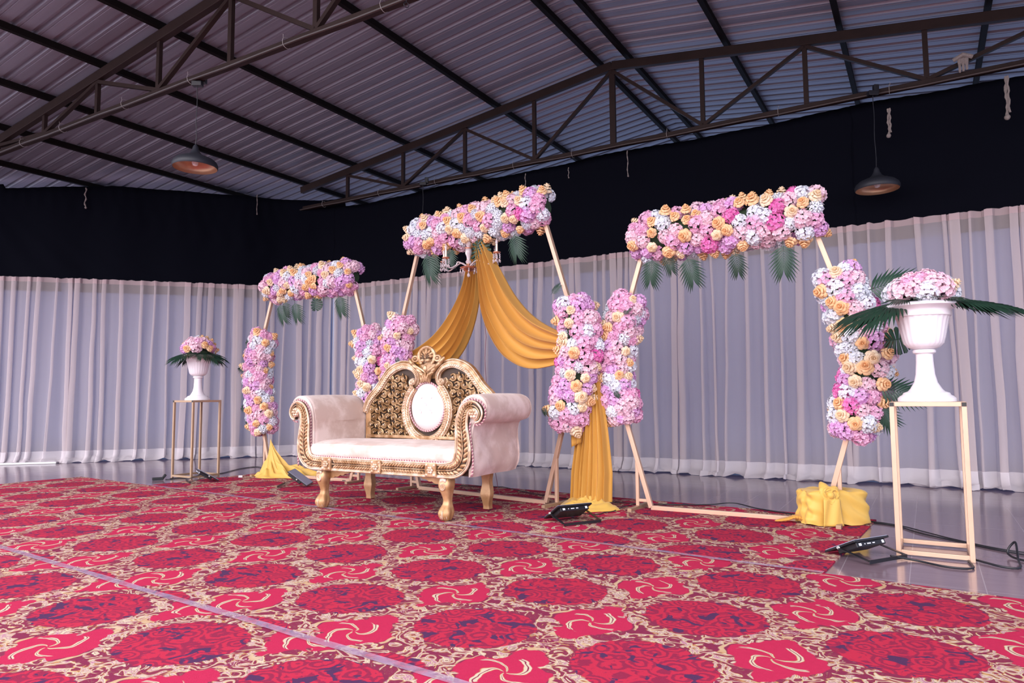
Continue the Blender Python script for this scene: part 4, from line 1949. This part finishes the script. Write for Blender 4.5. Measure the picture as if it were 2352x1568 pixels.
# tufted medallion cushion
def cush():
    b = MB()
    btn = [(-.055, .93), (.055, .93), (-.055, .80), (.055, .80), (0, .865)]
    cz = .852
    N, Q = 48, 14
    vs_ = [(0, BY - .045, cz)]

    def dep(x, z, f):
        h = .062 * (1 - f ** 3)
        for bx, bz in btn:
            dd = math.hypot(x - bx, z - bz)
            h -= .026 * math.exp(-(dd / .022) ** 2)
            h -= .006 * math.exp(-(dd / .06) ** 2)
        return h
    vs_ = [(0, BY - dep(0, cz, 0), cz)]
    for j in range(1, Q + 1):
        f = j / Q
        for i in range(N):
            a = 2 * PI * i / N
            sx = abs(math.cos(a)) ** .9 * (1 if math.cos(a) > 0 else -1)
            sz = abs(math.sin(a)) ** .92 * (1 if math.sin(a) > 0 else -1)
            x = .190 * f * sx * (1 - .10 * (sz > 0) * abs(sz))
            z = cz + .212 * f * sz
            vs_.append((x, BY - dep(x, z, f), z))
    fs_ = [(0, 1 + (i + 1) % N, 1 + i) for i in range(N)]
    for j in range(Q - 1):
        for i in range(N):
            a0 = 1 + j * N
            fs_.append((a0 + i, a0 + (i + 1) % N, a0 + N + (i + 1) % N, a0 + N + i))
    b.add(vs_, fs_)
    return b, btn


b, btn = cush()
co = b.build('back_cushion', M['satin'], SF, label='shiny pale pink tufted oval cushion')
for x, z in btn:
    b = MB()
    b.blob((x, BY - .034, z), (.008, .006, .008), None, 8, 5)
    b.build('tuft_button', M['satin'], co)
rim = []
for i in range(61):
    a = 2 * PI * i / 60
    sz = math.sin(a)
    rim.append(Vector((.193 * math.cos(a) * (1 - .10 * (sz > 0) * abs(sz)), BY - .020, .852 + .215 * sz)))
cord(rim, .006, 'cushion_cord')


# crest
def crest():
    b = MB()
    y = BY - .02
    # palmette body
    for k in range(7):
        a = R(-66 + 22 * k)
        L = .070 - .004 * abs(k - 3) ** 1.5
        c = Vector((math.sin(a) * L * .62, y - .008, 1.265 + math.cos(a) * L * .75))
        ax = Vector((math.sin(a), 0, math.cos(a)))
        ay = Vector((0, 1, 0))
        b.blob(c, (L * .62, .018, .013), Matrix((ax, ay, ax.cross(ay))).transposed(), 8, 6)
    # shell outline
    line = [Vector((math.sin(R(a)) * .060, y - .004, 1.285 + math.cos(R(a)) * .078)) for a in range(-140, 141, 10)]
    b.tube(line, .013, 8)
    b.blob((-.020, y - .026, 1.252), .017, None, 8, 6)
    b.blob((.020, y - .026, 1.252), .017, None, 8, 6)
    # side volutes and leaves running down on both sides
    for s in (-1, 1):
        b.torus((s * .085, y - .008, 1.268), .022, .010, None, 14, 6)
        b.blob((s * .085, y - .014, 1.268), .011, None, 8, 5)
        for k in range(4):
            t = k / 3
            c = Vector((s * (.115 - .085 * t), y - .012 - .004 * (k % 2), 1.240 - .105 * t))
            a = R(28 + 22 * t)
            ax = Vector((s * math.sin(a), 0, math.cos(a)))
            ay = Vector((0, 1, 0))
            b.blob(c, (.044 - .006 * t, .020, .015), Matrix((ax, ay, ax.cross(ay))).transposed(), 8, 6)
        b.tube(cr([(s * .115, y - .01, 1.255), (s * .085, y - .02, 1.215), (s * .03, y - .02, 1.175), (0, y - .02, 1.150)], 5), [.008] * 16, 6)
    # drop of leaves to the cushion
    for k in range(5):
        x = (k - 2) * .019
        ax = Vector((x * 3, 0, 1)).normalized()
        ay = Vector((0, 1, 0))
        b.blob((x, y - .02, 1.118 - .010 * (2 - abs(k - 2)) * -1 - .02), (.048 - .006 * abs(k - 2), .020, .011), Matrix((ax, ay, ax.cross(ay))).transposed(), 8, 6)
    b.blob((0, y - .028, 1.185), (.016, .014, .030), None, 8, 6)
    b.box((0, BY + .015, 1.20), (.13, .04, .20))
    return b


cb = crest()
cb.v = [(x * (1.45 if z > 1.12 else 1.15), y, 1.14 + (z - 1.14) * 1.06) for x, y, z in cb.v]
cb.build('crest', M['gold'], SF, label='carved gold shell crest at the top of the backrest')
b = MB()
y = BY - .035
for s in (-1, 1):
    for k in range(3):
        b.tube(cr([(s * .008, y - .014, 1.235), (s * (.018 + .010 * k), y - .018, 1.30 - .01 * k), (s * (.030 + .008 * k), y - .010, 1.325 - .018 * k)], 5), .003, 5)
b.build('crest_lines', M['gold_dark'], SF)

# pierced scrollwork : rings and berries on a staggered lattice
inside = []
pitch = .078
for r_i in range(9):
    for c_i in range(-10, 11):
        x = c_i * pitch + (pitch / 2 if r_i % 2 else 0)
        z = .615 + r_i * .070
        if abs(x) > .672:
            continue
        if z > top_z(x) - .045:
            continue
        e = math.hypot(x / .262, (z - .815) / .290)
        if e < 1.0 or (abs(x) < .22 and z > 1.0):
            continue
        inside.append((x, z, r_i + c_i))
sides = {False: (MB(), MB()), True: (MB(), MB())}
for x, z, k in inside:
    ph = (k % 4) * PI / 2
    rot = Matrix.Rotation(ph, 3, 'Y')
    bb, b2 = sides[x > 0]
    bb.torus((x, BY - .002, z), .029, .0085, rot, 16, 6, R(15), R(325))
    bb.torus((x + .004, BY - .010, z), .015, .005, rot, 10, 5, R(0), R(250))
    b2.blob((x, BY - .012, z), .0085, None, 8, 5)
    for q in range(2):
        a = ph + 3.1 * q + .5
        bb.blob((x + math.cos(a) * .040, BY + .0, z + math.sin(a) * .040), (.015, .008, .007), Matrix.Rotation(-a, 3, 'Y'), 6, 4)
for k in (False, True):
    sides[k][0].build('pierced_scrolls', M['gold_old'], SF, label='rows of small carved dull gold scrolls')
    sides[k][1].build('pierced_berries', M['gold_pale'], SF)
b = MB()
b.box((0, .572, .582), (1.36, .035, .028))
b.build('back_base_rail', M['gold'], SF, smooth=False, bevel=.006)
for s in (-1, 1):
    b = MB()
    b.box((s * .70, .62, .62), (.06, .05, .56))
    b.build('back_post', M['gold_leg'], SF, smooth=False, bevel=.006)


# ================================================================== GOLD DRAPES ON THE MIDDLE FRAME
def swag(up, lo, lab, y_mid, y_end, seed, nf=4.5):
    e = thing('fabric_swag', lab, 'drape', AXB[0], AXB[1], 'gold swags on the middle frame')
    U = resample(cr([(x, 0, z) for x, z in up], 8), .01)
    Lw = resample(cr([(x, 0, z) for x, z in lo], 8), .01)

    def at(P_, u):
        i = u * (len(P_) - 1)
        k = min(int(i), len(P_) - 2)
        return P_[k].lerp(P_[k + 1], i - k)
    b = MB()

    def fn(u, v):
        # cloth gathers into folds that run along u
        vv = v + .035 * math.sin(v * nf * 2 * PI + seed) + .02 * nz(u * 2, v * 5, seed)
        vv = min(1, max(0, vv))
        a = at(U, u)
        c = at(Lw, u)
        p = a.lerp(c, vv)
        full = math.sin(PI * min(1, max(0, u))) ** .7
        y = y_end + (y_mid - y_end) * full
        amp = .016 + .030 * full
        y += amp * math.sin(v * nf * 2 * PI + 1.2 * math.sin(u * 2.4) + seed) + .012 * math.sin(v * 23 + u * 3) * full
        y += -.05 * full * math.sin(PI * v) * (1 if y_mid < .1 else -.4)
        return (p.x, y, p.z + .006 * math.sin(v * 31 + seed))
    b.grid(fn, 60, 70)
    b.build('cloth', M['yellow_sheer'], e, solid=.002)
    return e


swag([(.07, 2.50), (.19, 2.33), (.33, 2.12), (.55, 1.82), (.78, 1.61), (1.10, 1.44)],
     [(-.01, 2.50), (.10, 2.14), (.18, 1.71), (.34, 1.40), (.52, 1.24), (.75, 1.17), (1.08, 1.22)],
     'golden yellow swag draped from the middle frame top down to its right side garland', -.10, -.03, 1)
swag([(-.10, 2.48), (-.21, 2.38), (-.33, 2.13), (-.51, 1.86), (-.77, 1.57), (-1.10, 1.36)],
     [(-.02, 2.48), (-.11, 2.36), (-.13, 2.08), (-.22, 1.75), (-.42, 1.38), (-.68, 1.20), (-1.07, 1.24)],
     'golden yellow swag falling from the middle frame top to its left, behind the sofa crest', .22, .02, 3)

# hanging tail beside the right leg of the middle frame
e = thing('hanging_cloth', 'column of golden yellow cloth hanging below the pink garlands onto the carpet', 'drape', AXB[0], AXB[1])
b = MB()


def tail(u, v):
    a = 2 * PI * u
    z = 1.25 * (1 - v) + .06 * v
    w = .035 + .155 * min(1, (v * 1.25)) ** .8
    w2 = .03 + .05 * v
    cx = 1.215 - .02 * v + .01 * math.sin(v * 4)
    k = 1 + .16 * math.sin(11 * a + .6 * math.sin(v * 3)) + .07 * math.sin(23 * a + v * 2)
    return (cx + w * math.cos(a) * (1 + .05 * math.sin(7 * a)), .10 + w2 * math.sin(a) * k + .018 * math.sin(13 * math.cos(a) * 2 + v), z)


b.grid(tail, 150, 30, closed_u=True)
b.build('column', M['yellow'], e)
b = MB()


def lapel(u, v):
    x = 1.075 + .11 * u + .012 * math.sin(v * 5)
    z = .88 - (.38 - .05 * u) * v
    return (x - .035 * (1 - v) * (1 - u), .005 + .012 * math.sin(u * 14 + v * 2), z)


b.grid(lapel, 16, 14)
b.build('short_end', M['yellow'], e, solid=.003)
b = MB()


def puddle(u, v):
    a = 2 * PI * u
    r = v
    x = 1.215 + (.27 + .03 * math.sin(3 * a)) * r * math.cos(a)
    y = .04 + (.19 + .02 * math.sin(5 * a + 1)) * r * math.sin(a) - .03 * r
    h = .060 * (1 - r ** 2.2) * (1 + .5 * nz(x * 9, y * 9, 3)) + .020 * math.sin(9 * r * PI + 2 * math.sin(a * 3)) * (1 - r) + .012 * (1 - r ** 8) + .022 * abs(nz(x * 15, y * 15, 5)) * (1 - r ** 4)
    return (x, y, max(.012, .012 + h))


b.grid(puddle, 80, 26, closed_u=True)
b.build('piled_end', M['yellow_bright'], e)


# ================================================================== CHANDELIER
CH = AXB[0] + Vector((math.cos(AXB[1]), math.sin(AXB[1]), 0)) * -.020 + Vector((-math.sin(AXB[1]), math.cos(AXB[1]), 0)) * -.10
e = thing('chandelier', 'small rose gold and crystal candle chandelier hanging under the middle frame between the gold swags', 'chandelier', (CH.x, CH.y, 2.13), AXB[1])
b = MB()
b.tube([(0, 0, .28), (0, 0, .40)], .004, 6)
for k in range(5):
    b.torus((0, 0, .29 + .022 * k), .008, .002, Matrix.Rotation(PI / 2 * (k % 2), 3, 'Z'), 10, 5)
b.build('chain', M['rose_gold'], e)
b = MB()
b.lathe([(.004, .29), (.02, .28), (.026, .25), (.014, .23), (.03, .21), (.034, .17), (.02, .14), (.016, .11), (.03, .09), (.02, .07)], 20)
b.build('glass_column', M['crystal'], e)
b = MB()
b.lathe([(.001, -.012), (.02, -.01), (.05, .004), (.078, .022), (.084, .034), (.07, .038), (.02, .04), (.012, .07)], 28)
b.build('bowl', M['rose_gold'], e)
b = MB()
b.lathe([(.02, .21), (.038, .215), (.04, .222), (.02, .226)], 20)
b.build('collar', M['rose_gold'], e)
for k, ad in enumerate((178, 2, 62, 118, 214)):
    a = R(ad)
    d = Vector((math.cos(a), math.sin(a), 0))
    rr = .345 if ad in (178, 2) else .27
    if ad == 214:
        rr = .22
    pts = cr([Vector((0, 0, .05)) + d * .02, Vector((0, 0, .09)) + d * .10, Vector((0, 0, .06)) + d * rr * .55, Vector((0, 0, .035)) + d * rr * .8, Vector((0, 0, .075)) + d * rr, Vector((0, 0, .12)) + d * rr], 6)
    b = MB()
    b.tube(pts, .0065, 8)
    ar = b.build('arm', M['crystal'], e)
    b = MB()
    b.lathe([(.001, .118), (.02, .12), (.036, .130), (.038, .137), (.03, .135), (.012, .13), (.012, .14)], 18, d * rr)
    b.build('drip_pan', M['rose_gold'], ar)
    b = MB()
    b.lathe([(.001, .215), (.0095, .213), (.0105, .14), (.001, .138)], 12, d * rr)
    b.build('candle', M['candle'], ar)
    b = MB()
    b.lathe([(.001, .275), (.004, .262), (.011, .245), (.013, .232), (.009, .216), (.001, .213)], 12, d * rr)
    b.build('bulb', M['crystal'], ar)
    b = MB()
    for q in range(6):
        aa = 2 * PI * q / 6
        c = d * rr + Vector((math.cos(aa) * .033, math.sin(aa) * .033, 0))
        for j in range(3):
            b.blob(c + Vector((0, 0, .115 - .016 * j)), (.006, .006, .007), None, 6, 4)
        b.blob(c + Vector((0, 0, .055)), (.008, .008, .016), None, 6, 4)
    b.build('crystal_drops', M['crystal'], ar)
b = MB()
for q in range(8):
    aa = 2 * PI * q / 8
    c = Vector((math.cos(aa) * .078, math.sin(aa) * .078, 0))
    b.blob(c + Vector((0, 0, .012)), .006, None, 6, 4)
    b.blob(c + Vector((0, 0, -.008)), (.008, .008, .014), None, 6, 4)
b.blob((0, 0, -.04), (.015, .015, .02), None, 8, 5)
b.blob((0, 0, -.018), .007, None, 6, 4)
b.build('bowl_drops', M['crystal'], e)


# ================================================================== YELLOW CLOTH : wrapped weight and heap
e = thing('wrapped_block', 'block wrapped and knotted in bright yellow cloth at the foot of the right frame', 'block', (2.31, 5.13, 0), R(4))
b = MB()


def wrapb(u, v):
    a = 2 * PI * u
    ca, sa = math.cos(a), math.sin(a)
    hx, hy, H = .222, .125, .245
    if v < .7:
        f = v / .7
        z = .0135 + (H - .0135) * f
        n_ = 5.5
        r = (abs(ca) ** n_ + abs(sa) ** n_) ** (-1 / n_)
        fl = 1 + .06 * (1 - f) ** 3 + .03 * math.sin(9 * a + 5 * f) * (1 - f) + .022 * math.sin(f * 14 + 9 * ca) + .10 * nz(ca * 4 + f * 3, sa * 4 + f * 2, f * 2)
        z += .01 * math.sin(7 * a) * (1 - f) ** 4
        if f > .93:
            fl *= 1 - .04 * (f - .93) / .07
        return (hx * r * ca * fl, hy * r * sa * fl, max(.012, z))
    f = (v - .7) / .3
    n_ = 5.5
    r = (abs(ca) ** n_ + abs(sa) ** n_) ** (-1 / n_) * (1 - f) * .96
    x, y = hx * r * ca, hy * r * sa
    z = H + .006 * math.sin(f * 5) - .008 * math.sin(x * 40 + y * 22) * (1 if f > .05 else 0) + .012 * nz(x * 14, y * 14, 2) * f
    return (x, y, z)


b.grid(wrapb, 96, 40, closed_u=True)
b.build('wrapping_cloth', M['yellow_bright'], e)
b = MB()


def knot(u, v):
    a = 2 * PI * u
    t = 2 * PI * v
    Rr = .040 + .008 * math.sin(3 * a)
    rr = .026 * (1 + .25 * math.sin(5 * t + 3 * a))
    x = (Rr + rr * math.cos(t)) * math.cos(a)
    z = (Rr * 1.05 + rr * math.cos(t)) * math.sin(a)
    y = rr * math.sin(t)
    return (x - .075, y - .115, z + .225)


b.grid(knot, 40, 20)
b.blob((-.075, -.125, .225), (.03, .03, .03), None, 12, 8)
b.tube(cr([(-.09, -.11, .235), (-.10, -.08, .275), (-.105, -.05, .305)], 4), [.045, .044, .042, .038, .034, .03, .024, .018, .010], 12)
b.build('knot', M['yellow_bright'], e)
b = MB()
b.grid(lambda u, v: (-.075 + (-.06 + .12 * u) * (1 + .25 * v), -.142 - .02 * v - .006 * math.sin(u * 9 + v * 3), max(.013, .20 - .186 * v)), 14, 14)
b.build('hanging_end', M['yellow_bright'], e, solid=.003)
b = MB()
b.tube(cr([(-.21, .03, .04), (-.26, .04, .05), (-.32, .05, .032), (-.40, .06, .02)], 6), [.05, .052, .045, .05, .04, .045, .036, .04, .03, .036, .03, .038, .03, .034, .026, .03, .022, .02, .008], 12, sq=.38)
b.build('loose_end', M['yellow'], e)

b = MB()


def heap(u, v):
    a = 2 * PI * u
    r = v
    px_, py_ = -.16, .0
    ox, oy = (.46 + .05 * math.sin(3 * a + .5) + .03 * math.sin(7 * a)) * math.cos(a) + .08, (.20 + .03 * math.sin(5 * a)) * math.sin(a)
    x = px_ + (ox - px_) * r
    y = py_ + (oy - py_) * r
    h = .345 * math.exp(-(r / .17)) + .095 * (1 - r ** 1.5) * (1 + .3 * nz(x * 6, y * 6, 9))
    h += (.030 * math.sin(8 * a + 9 * r) + .018 * math.sin(17 * a + 3 - 6 * r)) * math.sin(PI * min(1, r * 1.1)) + .03 * nz(x * 13, y * 13, 3) * r
    return (x, y, max(.012, .010 + h * (1 if r < 1 else 0)))


b.grid(heap, 110, 40, closed_u=True)
tag(b.build('cloth_heap', M['yellow_bright'], loc=(-2.72, 8.32, 0), rotz=R(-8)), 'heap of bright yellow cloth round the foot of the left frame, beside the sofa', 'cloth')


# ================================================================== FLOODLIGHTS
def flood(x, y, rot, z, lab, zz=.115):
    e = thing('floodlight', lab, 'floodlight', (x, y, z), R(rot), 'flat led floodlights on the floor')
    w, dp = .30, .20
    hi = Vector((0, -dp, zz))
    n_ = Vector((0, zz, dp)).normalized()
    d = hi.normalized()
    tilt = Matrix((Vector((1, 0, 0)), -d, n_)).transposed()
    base = Vector((w / 2, 0, .010))
    L = hi.length
    b = MB()
    b.box(base + d * L / 2, (w, L, .012), tilt)
    b.build('panel', M['black_metal'], e, smooth=False, bevel=.003)
    b = MB()
    b.box(base + d * L / 2 + n_ * .0075, (w - .012, L - .012, .003), tilt)
    b.build('glass', M['led_glass'], e, smooth=False)
    b = MB()
    b.box(base + d * L * .62 - n_ * .020, (w * .82, L * .62, .030), tilt)
    h = b.build('driver_housing', M['black_metal'], e, smooth=False, bevel=.004)
    b = MB()
    f = base + d * (L * .935) - n_ * .020
    for (cx, cw, ch) in ((-.095, .020, .014), (-.02, .030, .006), (.02, .018, .006), (.10, .018, .017), (-.055, .006, .006)):
        b.box(f + Vector((cx, 0, 0)), (cw, .002, ch), tilt)
    b.build('printed_mark', M['white_print'], h, smooth=False)
    pv = base + d * L * .50 - n_ * .006
    b = MB()
    for s in (-1, 1):
        q = Vector((w / 2 + s * (w / 2 + .008), pv.y, pv.z))
        b.bar(q, (q.x, -dp - .095, .014), .004, .022, (1, 0, 0))
    b.bar((-.010, -dp - .098, .010), (w + .010, -dp - .098, .010), .005, .020)
    b.build('bracket', M['black_metal'], e, smooth=False)
    for s in (-1, 1):
        b = MB()
        q = Vector((w / 2 + s * (w / 2 + .012), pv.y, pv.z))
        b.lathe([(.001, .004), (.007, .004), (.008, 0), (.008, -.006)], 12, q, None, Matrix.Rotation(s * PI / 2, 3, 'Y'))
        b.build('pivot_screw', M['bulb'], e)
    return e


flood(.23, 5.32, 28, .012, 'black flat floodlight on the carpet in front of the hanging gold cloth')
flood(1.82, 4.16, 27, .010, 'black flat floodlight half on the tiles, beside the right plant stand', .095)
flood(-2.16, 7.62, -86, .012, 'flat floodlight with its grey glass showing, beside the left front leg of the sofa', .15)
flood(-3.44, 8.12, -58, .012, 'black flat floodlight in front of the left plant stand', .12)


# ================================================================== CABLES AND SMALL THINGS
def cable(pts, lab, r=.0045, z=.006):
    b = MB()
    b.tube(cr([(p[0], p[1], (p[2] if len(p) > 2 else z)) for p in pts], 8), r, 7)
    return tag(b.build('power_cable', M['cable']), lab, 'cable', 'black power cables on the floor')


cable([(2.12, 4.00, .03), (2.25, 3.98), (2.33, 3.83), (2.45, 3.80), (2.56, 4.0, .01), (2.62, 3.83), (2.70, 3.80), (2.80, 3.95, .02), (2.86, 4.05, .09), (2.83, 4.07, .02), (2.86, 3.92), (3.1, 3.75)],
      'black cable looping on the tiles from the right floodlight to the photo edge', .006, .008)
cable([(2.50, 5.28), (2.70, 5.02), (2.72, 4.75), (2.80, 4.50), (2.90, 4.20), (3.05, 4.02), (3.4, 3.98)], 'black cable running on the tiles behind the right plant stand', .005)
cable([(2.50, 5.32), (2.72, 5.06), (2.78, 4.78), (2.82, 4.55), (2.92, 4.26), (3.1, 4.10), (3.4, 4.08)], 'second black cable beside the one behind the right plant stand', .004)
cable([(1.05, 6.05, .016), (1.35, 5.98, .016), (1.65, 5.96, .016), (1.85, 5.95, .03), (1.98, 5.75, .016), (2.15, 5.50, .014), (2.25, 5.36, .012)], 'thin black cable lying along the back of the right frame', .005)
cable([(.50, 5.36, .05), (.66, 5.52, .016), (.72, 5.60, .016), (.80, 5.66, .016), (.90, 5.85, .016), (1.05, 6.03, .016)], 'black cable curling from the centre floodlight towards the right frame', .004)
cable([(-.10, 7.20, .016), (.10, 6.85, .016), (.30, 6.55, .016), (.55, 6.30, .016), (.85, 6.15, .016), (1.05, 6.05, .016)], 'black cable on the carpet behind the middle frame, right half', .004)
cable([(-1.9, 7.85, .016), (-1.5, 7.72, .016), (-1.1, 7.50, .016), (-.6, 7.35, .016), (-.10, 7.20, .016)], 'black cable on the carpet behind the sofa', .004)
cable([(-4.0, 8.22), (-3.85, 8.45), (-3.64, 8.75), (-3.62, 9.0), (-3.60, 9.35), (-3.45, 9.55), (-3.1, 8.9, .012), (-2.95, 8.6, .014)], 'black cable from the left plant stand to the yellow cloth heap', .005)
cable([(-3.50, 8.0, .10), (-3.72, 8.12, .02), (-3.90, 8.18), (-4.02, 8.16)], 'short black cable joining the leftmost floodlight to its plug', .004)
cable([(-1.35, 6.9, .016), (-1.15, 6.88, .016), (-.92, 6.70, .016), (-.75, 6.62, .016)], 'short black lead on the carpet under the sofa', .004)
b = MB()
b.tube([AXB[0] + Vector((math.cos(AXB[1]) * x, math.sin(AXB[1]) * x, z)) for x, z in ((.08, 2.12), (.10, 1.9), (.085, 1.7), (.11, 1.5), (.095, 1.3), (.12, .9), (.16, .5), (.25, .1), (.28, .016))], .0028, 6)
tag(b.build('lamp_wire', plain('mauve_wire', (.16, .05, .08), .5)), 'thin reddish wire dropping from the chandelier in front of the curtain', 'wire')
b = MB()
b.box((0, 0, .02), (.12, .045, .032))
b.box((.065, 0, .045), (.03, .03, .05), Matrix.Rotation(.6, 3, 'Y'))
b.build('power_plug', M['black_plastic'], smooth=False, bevel=.006, loc=(-4.08, 8.10, 0), rotz=.5)
tag(bpy.data.objects['power_plug'], 'black plug block on the tiles by the foot of the left plant stand', 'plug')
b = MB()
b.box((0, 0, .012), (.045, .03, .022))
b.build('paper_scrap', M['paper'], smooth=False, bevel=.003, loc=(-3.20, 8.28, .008), rotz=.3)
tag(bpy.data.objects['paper_scrap'], 'tiny white scrap at the carpet edge between the left stand and the yellow heap', 'scrap')
